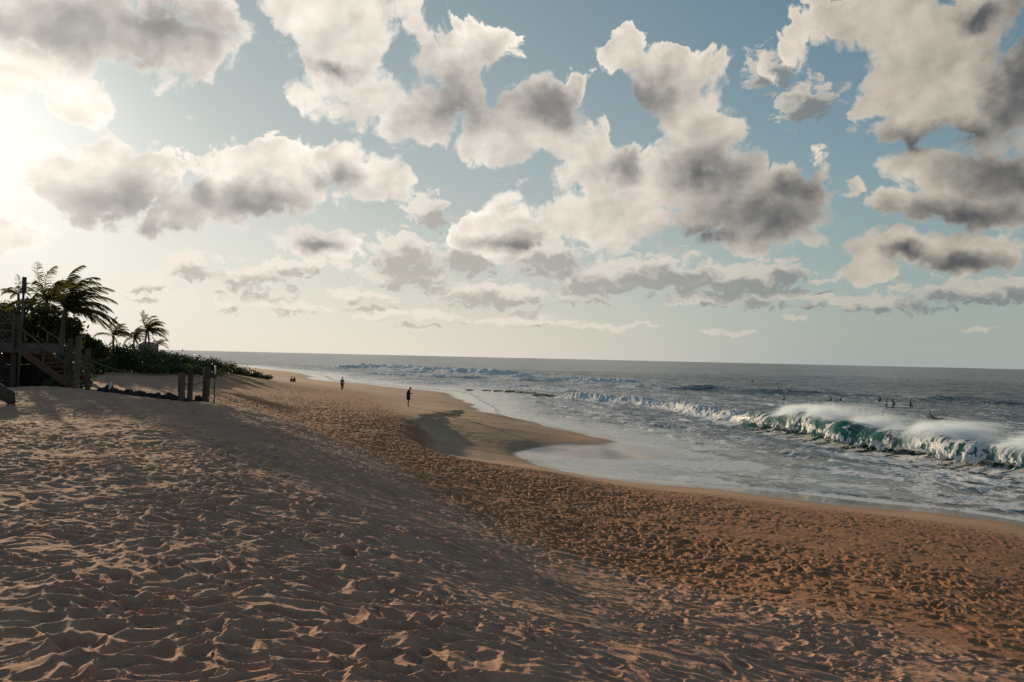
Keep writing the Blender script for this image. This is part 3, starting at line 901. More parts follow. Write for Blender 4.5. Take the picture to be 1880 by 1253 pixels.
# spindrift blown back off the crest: thin mist in an open box along the wave
def build_mist():
    cx, cy, nx, ny, H, br, L = WAVE
    i0, i1 = 210, 860
    a = Vector((cx[i0], cy[i0], 0)); b = Vector((cx[i1], cy[i1], 0))
    t = (b - a); ln = t.length; t.normalize()
    back = Vector((-nx.mean(), -ny.mean(), 0)); back = (back - t * back.dot(t)).normalized()
    m, n, out = new_mat("mist")
    tcn = n.n.new('ShaderNodeTexCoord')
    o_ = tcn.outputs['Object']                       # x along the wave, y backwards, z up, metres
    gx, gy, gz = n.sep(o_)
    ii = np.arange(i0, i1); ux = (cx[ii] - a.x) * t.x + (cy[ii] - a.y) * t.y; uy = (cx[ii] - a.x) * back.x + (cy[ii] - a.y) * back.y

    def poly(c):
        e = float(c[0])
        for q in c[1:]: e = n.math('MULTIPLY_ADD', e, gx, float(q))
        return e
    gy = n.math('SUBTRACT', gy, poly(np.polyfit(ux, uy, 4)))
    hh = poly(np.polyfit(ux, H[ii], 4))
    sh = n.noise(n.vec('MULTIPLY', o_, (0.42, 0.10, 0.12)), 1.0, 3, 0.55)
    gust = n.step(sh, 0.38, 0.58)
    det = n.noise(n.vec('MULTIPLY', n.vec('ADD', o_, n.vec('SCALE', n.noise(o_, .5, 2, .5, out=1), 1.0)), (1.0, 0.42, 0.8)), 2.2, 5, 0.65)
    top = n.math('ADD', n.math('MULTIPLY', n.math('MINIMUM', gy, 3.0), 0.10), n.math('MULTIPLY_ADD', gust, 0.75, n.math('MULTIPLY_ADD', hh, 0.95, -0.1)))
    hz = n.step(n.math('ADD', n.math('SUBTRACT', gz, top), n.math('MULTIPLY', n.math('SUBTRACT', det, 0.5), 1.4)), 0.35, -0.65)
    fy = n.math('MULTIPLY', n.step(gy, -1.3, -0.4), n.math('POWER', 2.718, n.math('MULTIPLY', n.math('MAXIMUM', gy, 0), -0.55)))
    fx = n.math('MULTIPLY', n.step(gx, 0.0, 1.5), n.step(gx, ln, ln - 4.0))
    den = n.math('MULTIPLY', n.math('MULTIPLY', hz, fy), n.math('MULTIPLY', fx, n.math('MULTIPLY', n.math('MULTIPLY_ADD', gust, 1.1, 0.05), n.step(det, 0.3, 0.75, 0.35, 1.5))))
    vol = n.n.new('ShaderNodeVolumePrincipled')
    n.put(vol.inputs['Color'], c4((0.86, 0.95, 1.0))); n.put(vol.inputs['Density'], n.math('MULTIPLY', den, 3.4))
    n.put(vol.inputs['Anisotropy'], 0.35)
    n.l.new(vol.outputs[0], out.inputs['Volume'])
    mb = MB()
    mb.box((ln / 2, 2.2, 2.1), (ln, 8.4, 3.4))
    ob = mb.build("spindrift", m)
    mw = Matrix((t, back, Vector((0, 0, 1)))).transposed().to_4x4(); mw.translation = a
    ob.matrix_world = mw
    tagset(ob, kind='stuff')


build_mist()


# ------------------------------------------------------------------ materials of the things
def leaf_mat(name, c1, c2, trans=0.35, rough=0.5):
    m, n, out = new_mat(name)
    g = n.n.new('ShaderNodeNewGeometry')
    col = n.mix(g.outputs['Random Per Island'], c4(c1), c4(c2))
    b = n.n.new('ShaderNodeBsdfPrincipled')
    n.put(b.inputs['Base Color'], col); n.put(b.inputs['Roughness'], rough); n.put(b.inputs['Specular IOR Level'], 0.3)
    t = n.n.new('ShaderNodeBsdfTranslucent'); n.put(t.inputs['Color'], n.mix(0.5, col, c4((c2[0] * 1.6, c2[1] * 1.5, c2[2]))))
    s = n.n.new('ShaderNodeMixShader'); n.put(s.inputs[0], trans)
    n.l.new(b.outputs[0], s.inputs[1]); n.l.new(t.outputs[0], s.inputs[2]); n.l.new(s.outputs[0], out.inputs[0])
    return m


M_LEAF = leaf_mat("tree_leaf", (0.030, 0.042, 0.014), (0.075, 0.090, 0.028))
M_SHRUB = leaf_mat("shrub_leaf", (0.022, 0.036, 0.014), (0.050, 0.070, 0.024), 0.2)
M_SHRUBY = leaf_mat("bright_shrub_leaf", (0.042, 0.062, 0.016), (0.085, 0.105, 0.030), 0.3)
M_PALM = leaf_mat("palm_leaf", (0.055, 0.062, 0.018), (0.135, 0.130, 0.038), 0.5)
M_BARK = rough_mat("bark", (0.09, 0.065, 0.045), (0.16, 0.12, 0.085), 5, 0.9, 0.6, 0.03, (1, 1, .25))
M_POST = rough_mat("weathered_post", (0.085, 0.062, 0.048), (0.165, 0.122, 0.095), 4, 0.9, 0.6, 0.02, (4, 4, .4))
M_POSTD = rough_mat("dark_post", (0.055, 0.040, 0.032), (0.11, 0.080, 0.062), 4, 0.9, 0.6, 0.02, (4, 4, .4))
M_BOARD = rough_mat("brown_board", (0.095, 0.046, 0.024), (0.15, 0.075, 0.040), 5, 0.8, 0.3, 0.01, (.6, 3, 3))
M_GREYW = rough_mat("grey_paint", (0.060, 0.053, 0.046), (0.11, 0.098, 0.085), 3, 0.7, 0.2, 0.005)
M_DARKW = rough_mat("dark_boards", (0.025, 0.020, 0.018), (0.05, 0.04, 0.034), 3, 0.9, 0.4, 0.01)
M_ROCK = rough_mat("lava_rock", (0.028, 0.024, 0.022), (0.075, 0.062, 0.054), 5, 0.9, 0.8, 0.05)
M_REEF = rough_mat("wet_reef", (0.018, 0.016, 0.014), (0.05, 0.042, 0.034), 4, 0.45, 0.8, 0.05, spec=0.5)
M_ROPE = rough_mat("rope", (0.10, 0.075, 0.05), (0.16, 0.12, 0.085), 30, 0.9, 0.5, 0.005)
M_ROOF = rough_mat("roof", (0.16, 0.18, 0.19), (0.22, 0.24, 0.25), 3, 0.7, 0.3, 0.01)
M_WALL = rough_mat("house_wall", (0.24, 0.22, 0.19), (0.32, 0.30, 0.26), 3, 0.8, 0.2, 0.01)
M_SKIN = rough_mat("skin", (0.20, 0.105, 0.065), (0.26, 0.14, 0.09), 6, 0.55, 0.1, 0.002)
M_HAIR = rough_mat("hair", (0.012, 0.009, 0.007), (0.03, 0.022, 0.016), 20, 0.6, 0.4, 0.004)
M_PURPLE = rough_mat("dark_purple_cloth", (0.030, 0.018, 0.034), (0.055, 0.036, 0.058), 10, 0.85, 0.3, 0.006)
M_BLACK = rough_mat("black_cloth", (0.012, 0.012, 0.014), (0.028, 0.027, 0.030), 10, 0.8, 0.3, 0.006)
M_PALE = rough_mat("pale_cloth", (0.16, 0.19, 0.19), (0.26, 0.29, 0.28), 10, 0.85, 0.3, 0.006)
M_WET = rough_mat("wetsuit", (0.010, 0.010, 0.012), (0.022, 0.022, 0.025), 10, 0.5, 0.2, 0.004)
M_BWHITE = rough_mat("white_board", (0.70, 0.70, 0.68), (0.80, 0.80, 0.78), 3, 0.25, 0.05, 0.002, spec=0.5)
M_BDARK = rough_mat("dark_board", (0.05, 0.045, 0.04), (0.10, 0.09, 0.08), 3, 0.3, 0.05, 0.002, spec=0.5)
M_YELLOW = rough_mat("yellow_tape", (0.60, 0.50, 0.10), (0.72, 0.62, 0.18), 5, 0.6, 0.1, 0.002)
M_WHITE = rough_mat("white_plastic", (0.62, 0.62, 0.60), (0.72, 0.72, 0.70), 5, 0.5, 0.1, 0.002)
M_TWIG = rough_mat("twig", (0.05, 0.035, 0.025), (0.10, 0.07, 0.05), 8, 0.9, 0.4, 0.004)


def hit(px, py, r0=3.0, r1=320.0):
    """where the line of sight through a photo pixel meets the smooth ground"""
    d = ray(px, py)
    r = np.exp(np.linspace(math.log(r0), math.log(r1), 6000))
    k = r / math.hypot(d.x, d.y)
    x, y, z = d.x * k, d.y * k, EYE + d.z * k
    g = land_fast(x, y)[0]
    i = int(np.argmax(z <= g))
    return Vector((x[i], y[i], g[i]))


def crest(px, py):
    """place on the near dune (before its crest) that shows at this photo pixel"""
    d = ray(px, 640); best = None
    for i in range(400):
        r = 16 + i * .05
        x = d.x / d.y * r
        g = ground_z(x, r)
        q = Vector((x, r, g - EYE)); sy = CY - FPX * q.dot(Uv) / q.dot(Fv)
        if best is None or abs(sy - py) < best[0] - 1e-6: best = (abs(sy - py), Vector((x, r, g)))
    return best[1]


def on_ground(px, Y):
    x = at_dist(px, 640, Y).x
    return Vector((x, Y, ground_z(x, Y)))


# ------------------------------------------------------------------ vegetation
def leaf_quads(c, size, rg, flat=0.4, aspect=0.5, wind=0.0):
    n = len(c)
    d = rg.normal(size=(n, 3)); d[:, 2] *= flat; d[:, 0] += wind
    d /= np.linalg.norm(d, axis=1)[:, None]
    e = np.cross(d, rg.normal(size=(n, 3))); e /= np.linalg.norm(e, axis=1)[:, None]
    s = size * (0.6 + 0.8 * rg.random((n, 1)))
    p = [c, c + d * s * .5 + e * s * aspect * .5, c + d * s, c + d * s * .5 - e * s * aspect * .5]
    return np.stack(p, 1).reshape(-1, 3), np.arange(n * 4).reshape(n, 4)


def lobe_points(lobes, n, rg, shell=0.55):
    w = np.array([l[3] * l[4] for l in lobes]); w = w / w.sum()
    k = rg.choice(len(lobes), n, p=w)
    L = np.array(lobes)[k]
    d = rg.normal(size=(n, 3)); d /= np.linalg.norm(d, axis=1)[:, None]
    r = shell + (1 - shell) * rg.random((n, 1)) ** 0.6
    r *= 1 + 0.25 * rg.normal(size=(n, 1)) * (rg.random((n, 1)) < .25)
    return L[:, :3] + d * r * np.stack([L[:, 3], L[:, 3], L[:, 4]], 1)


def shrub(px, Y, w, h, n, label, group, mat, seed, sink=0.15, leaf=0.20, dz=0.0):
    rg = np.random.default_rng(seed)
    g = on_ground(px, Y)
    root = empty('dune_shrub', g, label, 'shrub', group)
    lobes = []
    for i in range(11):
        a, q = rg.uniform(0, 6.28), math.sqrt(rg.random()) * w * .40
        rr = rg.uniform(.20, .34) * w
        hh = h * rg.uniform(.35, .60)
        lobes.append((math.cos(a) * q, math.sin(a) * q * .8, dz + h * rg.uniform(.25, .60), rr, min(hh, rr * 1.3)))
    c = lobe_points(lobes, n, rg)
    c = c[c[:, 2] > -sink]
    v, f = leaf_quads(c, leaf, rg, 0.8, 0.55, 0.3)
    raw_mesh('foliage', v, f, mat, root, False)
    mb = MB()
    for i in range(7):
        a = rg.uniform(0, 6.28); l = lobes[i]
        mb.tube([(0.1 * math.cos(a), .1 * math.sin(a), -.25), (l[0] * .5, l[1] * .5, l[2] * .6), (l[0], l[1], l[2] + l[4] * .4)], [.05, .035, .015], 5)
    mb.build('stem', M_BARK, root)
    return root


def palm(px, Y, crown_py, flen, nfr, label, seed, lean=0.3, lo=-0.5, trunk_r=0.13, bend=1.0, px_top=None, group='windswept palms on the dune'):
    rg = random.Random(seed)
    g = on_ground(px, Y)
    top = at_dist(px if px_top is None else px_top, crown_py, Y) - g
    root = empty('palm_tree', g, label, 'palm', group)
    mb = MB()
    N = 12
    pts = [Vector((top.x * (t ** 1.6), 0.0, -.3 + (top.z + .3) * t)) for t in [i / N for i in range(N + 1)]]
    mb.tube(pts, [trunk_r * (1.25 - .45 * i / N) for i in range(N + 1)], 9, wob=.12, seed=seed)
    mb.build('trunk', M_BARK, root, True)
    V, F = [], []

    def strip(pts, ws, side):
        b = len(V)
        for p, w_ in zip(pts, ws):
            V.append(p - side * w_); V.append(p + side * w_)
        for i in range(len(pts) - 1):
            F.append((b + 2 * i, b + 2 * i + 1, b + 2 * i + 3, b + 2 * i + 2))
    tip = pts[-1]
    for k in range(nfr):
        a = 2 * math.pi * (k + rg.random() * .8) / nfr
        e = rg.uniform(lo, 1.35)
        d = Vector((math.cos(a) * math.cos(e) + lean * .7, math.sin(a) * math.cos(e), math.sin(e) + .15)).normalized()
        L = flen * rg.uniform(.8, 1.1)
        S = 14; p = tip.copy(); rach = [p.copy()]
        for i in range(S):
            t = (i + 1) / S
            d = (d + Vector((0.085 * bend, 0.01, -0.030 - .13 * t)) * 1.15).normalized()
            p = p + d * (L / S); rach.append(p.copy())
        sd = d.cross(Vector((0, 0, 1)))
        sd = sd.normalized() if sd.length > .05 else Vector((0, 1, 0))
        strip(rach, [.022 * flen * (1 - i / (S + 2)) * .55 for i in range(S + 1)], sd)
        nl = 40
        for q in range(nl):
            t = (q + 1.5) / (nl + 2)
            j = t * S; i = min(int(j), S - 1); o = rach[i].lerp(rach[i + 1], j - i)
            dr = (rach[i + 1] - rach[i]).normalized()
            s = dr.cross(Vector((0, 0, 1)))
            if s.length < .05: s = Vector((0, 1, 0))
            s.normalize()
            ll = flen * .25 * (math.sin(math.pi * min(1, .16 + .84 * t)) ** .6) * rg.uniform(.75, 1.1) + .03
            for sg in (-1, 1):
                ld = (s * sg * .45 + dr * .75 + Vector((0.35 * bend, 0, -.45 + rg.uniform(-.2, .2)))).normalized()
                m_ = o + ld * ll * .55
                e_ = m_ + (ld + Vector((.25 * bend, 0, -.45))).normalized() * ll * .45
                wd = ld.cross(Vector((rg.random(), rg.random(), rg.random()))).normalized()
                strip([o, m_, e_], [.008 * flen, .009 * flen, .002], wd)
    raw_mesh('crown', [tuple(v) for v in V], np.array(F), M_PALM, root, False)
    return root


def broadleaf(px, Y, base_drop, lobes_px, n, label, seed, mat, leaf=.22):
    """lobes_px: photo (x, y, radius) of every clump of the crown"""
    rg = np.random.default_rng(seed)
    g = on_ground(px, Y)
    root = empty('broadleaf_tree', g, label, 'tree', 'trees behind the wooden deck')
    sc = Y / FPX
    lobes = []
    for (lx, ly, lr) in lobes_px:
        p = at_dist(lx, ly, Y + rg.uniform(-1.2, 1.2)) - g
        lobes.append((p.x, p.y, p.z, lr * sc, lr * sc * .85))
    c = lobe_points(lobes, n, rg, .45)
    v, f = leaf_quads(c, leaf, rg, .8, .6, .3)
    raw_mesh('crown', v, f, mat, root, False)
    mb = MB()
    fork = Vector((0.1, 0, 1.1))
    mb.tube([(0, 0, -.3), (.05, .02, .5), fork], [.24, .2, .17], 8, wob=.2)
    for l in lobes:
        e = Vector(l[:3])
        mb.tube([fork - Vector((0, 0, .1)), fork.lerp(e, .5) + Vector((0, 0, .15)), e], [.11, .07, .025], 6, wob=.2)
    mb.build('trunk', M_BARK, root, True)
    return root


broadleaf(70, 47, 2, [(20, 590, 30), (55, 580, 34), (90, 590, 34), (40, 625, 36), (80, 630, 36), (118, 625, 30), (12, 628, 28), (130, 600, 22), (105, 605, 30)], 8500, 'tall dense dark tree behind the tall palms beside the deck', 31, M_LEAF)
broadleaf(5, 52, 2, [(5, 575, 22), (-25, 580, 30), (-60, 585, 36), (-30, 615, 34), (8, 605, 22)], 7000, 'broad dark tree at the left edge above the deck lattice', 32, M_LEAF)
broadleaf(160, 56, 2, [(150, 632, 22), (168, 640, 20), (140, 645, 20), (185, 648, 14)], 5000, 'low dark bushy tree under the drooping fronds of the big palm', 33, M_LEAF)
palm(108, 45, 570, 3.2, 24, 'tallest palm with a big windswept crown above the post pair', 41, .45, .05, .15, .70, 120)
palm(80, 50, 552, 2.5, 16, 'slim upright palm just left of the tallest palm', 42, .10, .25, .13, .65, 86)
palm(34, 50, 540, 1.2, 9, 'small wispy palm top beside the thin pole', 43, -.2, .1, .09, -.2)
palm(208, 72, 616, 1.75, 15, 'short drooping palm between the big tree and the twin trunk palm', 44, .2, -.1, .10, .7)
palm(246, 84, 619, 1.65, 22, 'squat bushy palm just left of the twin trunk palm', 45, .2, -.3, .10, .5)
PT = palm(263, 90, 606, 2.55, 24, 'tall thin twin trunk palm standing clear against the sky', 46, .30, -.30, .11, .85, 270)
# its second trunk
_g = on_ground(263, 90); _t = at_dist(272, 607, 90) - _g
_m = MB(); _m.tube([(.75, 0, -.3), (.62 + .05, 0, _t.z * .5), tuple(_t)], [.12, .10, .08], 8, wob=.1); _m.build('trunk', M_BARK, PT, True)
palm(290, 92, 632, 1.35, 12, 'little palm half hidden in the shrubs right of the twin trunk palm', 47, .3, -.1, .08, .6)

SG = 'dark shrubs along the dune top'
shr = [  # px, metres ahead, width, height, leaves, label
    (178, 66, 3.4, 2.1, 3200, 'tall dark shrub right behind the lone dark post'), (215, 70, 4.4, 2.4, 4200, 'broad dark shrub below the short drooping palm'),
    (252, 74, 4.2, 2.2, 3800, 'rounded dark shrub below the squat bushy palm'), (285, 80, 4.6, 2.2, 3800, 'dark shrub at the foot of the twin trunk palm'),
    (318, 84, 4.4, 2.2, 3600, 'dark shrub directly above the two short posts'), (345, 90, 4.6, 2.3, 3400, 'spiky topped dark shrub between the short posts and the sea horizon'),
    (372, 95, 4.4, 2.2, 3000, 'dark shrub rising behind the tall right hand post'), (400, 101, 4.4, 2.4, 2600, 'dark shrub just right of the thin stake'),
    (430, 107, 4.2, 2.3, 2400, 'low dark shrub third from the sea end of the hedge'), (458, 112, 3.8, 1.9, 2000, 'low dark shrub second from the sea end of the hedge'),
    (482, 116, 3.2, 1.3, 1500, 'smallest dark shrub at the sea end of the hedge'),
]
TOPS = [640, 631, 634, 640, 644, 648, 656, 663, 672, 682, 690]
for i, (px, Y, w, h, n_, lab) in enumerate(shr):
    h = max(.5, (at_dist(px, TOPS[i], Y).z - on_ground(px, Y).z) * .92)
    shrub(px, Y, w, h, n_, lab, SG, M_SHRUB, 300 + i)
for i, (px, Y, w, h, n_, lab) in enumerate([(285, 72, 2.6, .85, 1500, 'low lighter green shrub nearest the trees in the front row of the hedge'), (318, 75, 2.8, .9, 1600, 'low lighter green shrub in the middle of the front row above the short posts'),
                                            (352, 78, 2.8, .9, 1500, 'low lighter green shrub behind the gap left of the tall right hand post'), (388, 82, 2.6, .9, 1300, 'low lighter green shrub at the seaward end of the front row')]):
    shrub(px, Y, w, h, n_, lab, 'lighter shrubs in front of the hedge', M_SHRUBY, 340 + i, leaf=.17)
for i, (px, Y, w, h, n_, lab, mt) in enumerate([(112, 34.2, 1.0, .55, 900, 'small bright green plant at the foot of the post pair', M_SHRUBY), (75, 40, 3.2, 1.5, 3600, 'dark shrub behind the staircase', M_SHRUB),
                                                (20, 41, 3.2, 1.4, 3000, 'dark shrub under the front of the deck', M_SHRUB), (125, 42, 2.6, 1.9, 3000, 'dark shrub behind the post pair', M_SHRUB), (95, 44, 3.4, 2.1, 3000, 'tall shrub between the staircase and the dark tree', M_SHRUB)]):
    shrub(px, Y, w, h, n_, lab, 'shrubs around the deck', mt, 360 + i, leaf=.13)

# ------------------------------------------------------------------ house half hidden in the shrubs
_g = on_ground(272, 100)
hs = empty('beach_hut', _g, 'small grey roofed hut half hidden behind the shrubs by the twin trunk palm', 'hut')
mb = MB(); mb.box((0, 0, 1.0), (1.6, 1.6, 2.2)); mb.build('wall', M_WALL, hs)
mb = MB(); zt = 2.1
mb.add([(-1.05, -1.0, zt), (1.05, -1.0, zt), (1.05, 1.0, zt), (-1.05, 1.0, zt), (-.6, 0, zt + .45), (.6, 0, zt + .45)], [(0, 1, 5, 4), (1, 2, 5), (2, 3, 4, 5), (3, 0, 4), (3, 2, 1, 0)])
mb.build('roof', M_ROOF, hs)
mb = MB(); mb.box((.25, -.82, 1.3), (.5, .06, .6)); mb.build('window', M_DARKW, hs)


# ------------------------------------------------------------------ deck, stairs, pole
def part(name, mat, parent, fn, smooth=False):
    m = MB(); fn(m); return m.build(name, mat, parent, smooth)


DY = 35.0
d0 = at_dist(27, 632, DY)
dk_ = empty('beach_deck', (d0.x, DY, ground_z(d0.x, DY)), 'raised wooden deck with a lattice railing at the left edge', 'deck')
_zz = d0.z - dk_.location.z
WD = 4.2
part('platform', M_GREYW, dk_, lambda m: [m.box((-WD / 2, 1.6, _zz + .02), (WD, 3.4, .10)), m.box((-WD / 2, -.13, _zz - .20), (WD + .1, .06, .34)), m.box((.02, 1.6, _zz - .20), (.06, 3.3, .34))])
for k, xx in enumerate((-.12, -1.9, -3.8)):
    part('support_post', M_POSTD, dk_, lambda m: m.box((xx, .15, (_zz - .1) / 2 - .2), (.14, .14, _zz - .1 + .4)))
part('skirting', M_DARKW, dk_, lambda m: [m.box((-WD / 2, .35 + .002 * i, .02 + .16 * i), (WD - .1, .04, .145)) for i in range(int((_zz - .3) / .16) + 1)])


def railing(m):
    h = 1.22; z0 = _zz + .07
    for xx in (-.04, -1.4, -2.8, -4.15): m.box((xx, -.02, z0 + h / 2), (.09, .09, h))
    for zz in (.08, .50, .80, h - .04): m.beam((-4.15, -.02, z0 + zz), (-.04, -.02, z0 + zz), .045, .06)
    for i in range(-6, 20):                                       # crossed laths
        xa = -4.1 + i * .26
        for s in (1, -1):
            x1, x2 = (xa, xa + .36) if s > 0 else (xa + .36, xa)
            if min(x1, x2) > -4.12 and max(x1, x2) < -.06: m.beam((x1, -.02 + s * .012, z0 + .82), (x2, -.02 + s * .012, z0 + h - .08), .012, .03)
            if min(x1, x2) > -4.12 and max(x1, x2) < -.06: m.beam((x1, -.02 + s * .012, z0 + .11), (x2, -.02 + s * .012, z0 + .48), .012, .03)


part('railing', M_GREYW, dk_, railing)
part('newel_post', M_POSTD, dk_, lambda m: m.box((.16, .02, _zz + .55), (.15, .15, 1.35)))

# low dark board fence with a pale top rail, behind the staircase
fa, fb = at_dist(-60, 656, 37.2), at_dist(128, 652, 36.4)
fe = empty('board_fence', (fb.x, fb.y, ground_z(fb.x, fb.y)), 'low dark board fence with a pale top rail behind the staircase', 'fence')
_fa, _fb = fa - fe.location, fb - fe.location


def fence_boards(m):
    for i in range(5):
        for t0 in range(4):
            p, q = _fa.lerp(_fb, t0 / 4 + .002), _fa.lerp(_fb, (t0 + 1) / 4 - .002)
            dz = -.2 - .36 * i
            m.beam(p + Vector((0, .003 * i, dz)), q + Vector((0, .003 * i, dz)), .03, .35)


part('boards', M_DARKW, fe, fence_boards)
part('top_rail', M_GREYW, fe, lambda m: m.beam(_fa, _fb, .07, .05))
for t_ in (.02, .34, .66, .98):
    part('fence_post', M_DARKW, fe, lambda m: m.beam(_fa.lerp(_fb, t_) + Vector((0, -.06, -2.0)), _fa.lerp(_fb, t_) + Vector((0, -.06, -.03)), .09, .09))

# staircase
sa_, sb_ = at_dist(34, 642, 34.4), at_dist(126, 707, 32.6)
st = empty('wooden_staircase', (sb_.x, sb_.y, ground_z(sb_.x, sb_.y)), 'wooden staircase coming down from the deck to the sand', 'stairs')
A_, B_ = sa_ - st.location, sb_ - st.location
_dir = (B_ - A_); _side = Vector((-_dir.y, _dir.x, 0)).normalized()
if _side.y < 0: _side = -_side
part('stringer', M_BOARD, st, lambda m: m.beam(A_, B_, .06, .26))
part('stringer', M_BOARD, st, lambda m: m.beam(A_ + _side * .95, B_ + _side * .95, .06, .26))
for i in range(8):
    c = A_.lerp(B_, (i + .5) / 8) + _side * .475 + Vector((0, 0, .09))
    part('tread', M_BOARD, st, lambda m: m.box(c, (.26, .86, .04), rz=math.atan2(_dir.y, _dir.x)))
for s_ in (0, .95):
    up = Vector((0, 0, .95))
    part('handrail', M_GREYW, st, lambda m: m.beam(A_ + _side * s_ + up, B_ + _side * s_ + up + (_dir.normalized() * .6 if s_ == 0 else Vector()) + Vector((0, 0, -.25 if s_ == 0 else 0)), .04, .045))
    for t_ in (.12, .5, .92):
        part('baluster', M_GREYW, st, lambda m: m.beam(A_.lerp(B_, t_) + _side * s_, A_.lerp(B_, t_) + _side * s_ + up, .05, .05))

# thin pole
pb = crest(35, 714)
pl = empty('thin_pole', pb, 'tall thin grey pole standing in the sand in front of the deck', 'pole')
_tp = at_dist(45, 510, pb.y) - pb
part('shaft', M_GREYW, pl, lambda m: m.tube([(0, 0, -.4), _tp * .5, _tp], [.05, .045, .05], 8), True)
part('cap', M_POSTD, pl, lambda m: m.tube([_tp - Vector((0, 0, .62)), _tp + Vector((0, 0, .02))], [.09, .085], 8), True)

# ------------------------------------------------------------------ posts and rope
def post(px, py, top_py, wpx, label, mat, seed, cap=True, group='wooden posts along the dune edge'):
    g = crest(px, py)
    h = at_dist(px, top_py, g.y).z - g.z
    r = wpx * g.y / FPX / 2
    o = empty('wooden_post', g, label, 'post', group)
    rr = random.Random(seed); lx, ly = rr.uniform(-.03, .03), rr.uniform(-.03, .03)
    zs = [-.4, 0, h * .25, h * .5, h * .75, h - .03, h]
    part('shaft', mat, o, lambda m: m.tube([(lx * z, ly * z, z) for z in zs], [r * q for q in (1.03, 1.03, 1.0, .99, 1.0, .97, .86)], 14, wob=.07, seed=seed), True)
    if cap:
        part('rope_band', M_ROPE, o, lambda m: m.tube([(lx * z, ly * z, z) for z in (h * .62, h * .62 + .05)], [r * 1.08, r * 1.08], 12), True)
    o['h'] = h
    return o


post(130, 714, 622, 8, 'tall darker post at the back of the left pair', M_POSTD, 1)
pB = post(141, 714, 617, 10, 'tallest pale weathered post at the front of the left pair', M_POST, 2)
pC = post(163, 715, 640, 9, 'lone dark post just right of the tall pair', M_POSTD, 3)
pD = post(336, 738, 685, 12, 'shortest post, left of the three right hand posts', M_POST, 4)
pE = post(351, 739, 681, 9, 'slim dark post in the middle of the three right hand posts', M_POSTD, 5)
pF = post(380, 741, 675, 13, 'thickest post, right of the three right hand posts', M_POSTD, 6)
for o_ in (pB, pC, pD, pE, pF): pass
# rope sagging between the lone post and the right hand posts
ra = pC.location + Vector((.1, 0, pC['h'] * .72)); rb = pD.location + Vector((-.1, 0, pD['h'] * .97))
m = MB(); m.tube([ra.lerp(rb, t) - Vector((0, 0, .22 * 4 * t * (1 - t))) for t in [i / 24 for i in range(25)]], .018, 6)
tagset(m.build('rope', M_ROPE, None, True), 'long sagging rope strung from the lone dark post to the right hand posts', 'rope')
m = MB()
ra = pD.location + Vector((.05, 0, pD['h'] * .62)); rb = pF.location + Vector((-.05, 0, pF['h'] * .62))
m.tube([ra.lerp(rb, t) - Vector((0, 0, .06 * 4 * t * (1 - t))) for t in [i / 12 for i in range(13)]], .014, 6)
tagset(m.build('rope', M_ROPE, None, True), 'short rope tied across the three right hand posts', 'rope')
for o_ in (pB, pC, pD, pE, pF):
    if 'h' in o_: del o_['h']
for o_ in bpy.data.objects:
    if 'h' in o_.keys(): del o_['h']

# thin stake with tape beside the thick post
sg = crest(396, 741); sh_ = at_dist(396, 672, sg.y).z - sg.z
sk = empty('marker_stake', sg, 'thin pale stake with yellow and white tape right of the thickest post', 'stake')
part('stick', M_POST, sk, lambda m: m.tube([(0, 0, -.3), (.01, 0, sh_)], [.022, .018], 7), True)
part('reflector', M_WHITE, sk, lambda m: m.tube([(.008, 0, sh_ * .78), (.01, 0, sh_ + .01)], [.027, .026], 8), True)
rg_ = random.Random(3)


def ribbon(m, x0, z0, x1, z1, w):
    P = []
    for i in range(9):
        t = i / 8
        P.append(Vector((x0 + (x1 - x0) * t, .05 * math.sin(9 * t), z0 + (z1 - z0) * t + .05 * math.sin(7 * t))))
    v = [p + Vector((0, rg_.uniform(-.02, .02), s * w)) for p in P for s in (-1, 1)]
    v2 = [q + Vector((0, .006, 0)) for q in v]
    m.add(v + v2, [(2 * i, 2 * i + 1, 2 * i + 3, 2 * i + 2) for i in range(8)] + [(18 + 2 * i + 2, 18 + 2 * i + 3, 18 + 2 * i + 1, 18 + 2 * i) for i in range(8)])


part('yellow_tape', M_YELLOW, sk, lambda m: (ribbon(m, 0, .55, -.16, .32, .045), ribbon(m, 0, .5, .06, .24, .03)))
part('white_tape', M_WHITE, sk, lambda m: ribbon(m, -.02, .48, -.2, .16, .035))


# ------------------------------------------------------------------ rocks
def rock_mesh(seed, sx, sy, sz, sub=3):
    import bmesh
    bm = bmesh.new(); bmesh.ops.create_icosphere(bm, subdivisions=sub, radius=1)
    co = np.array([v.co for v in bm.verts]); fc = np.array([[v.index for v in f.verts] for f in bm.faces]); bm.free()
    n1 = fbm(co[:, 0] * 1.1 + seed * 3.1 + co[:, 2] * .7, co[:, 1] * 1.1 - seed, seed, 4)
    n2 = fbm(co[:, 2] * 1.6 + seed, co[:, 0] * 1.6 + co[:, 1], seed + 9, 3)
    r = 1 + .30 * n1 + .18 * n2
    co = co * r[:, None]
    co[:, 2] = np.where(co[:, 2] > .62, .62 + (co[:, 2] - .62) * .4, co[:, 2])
    return co * np.array([sx, sy, sz]), fc


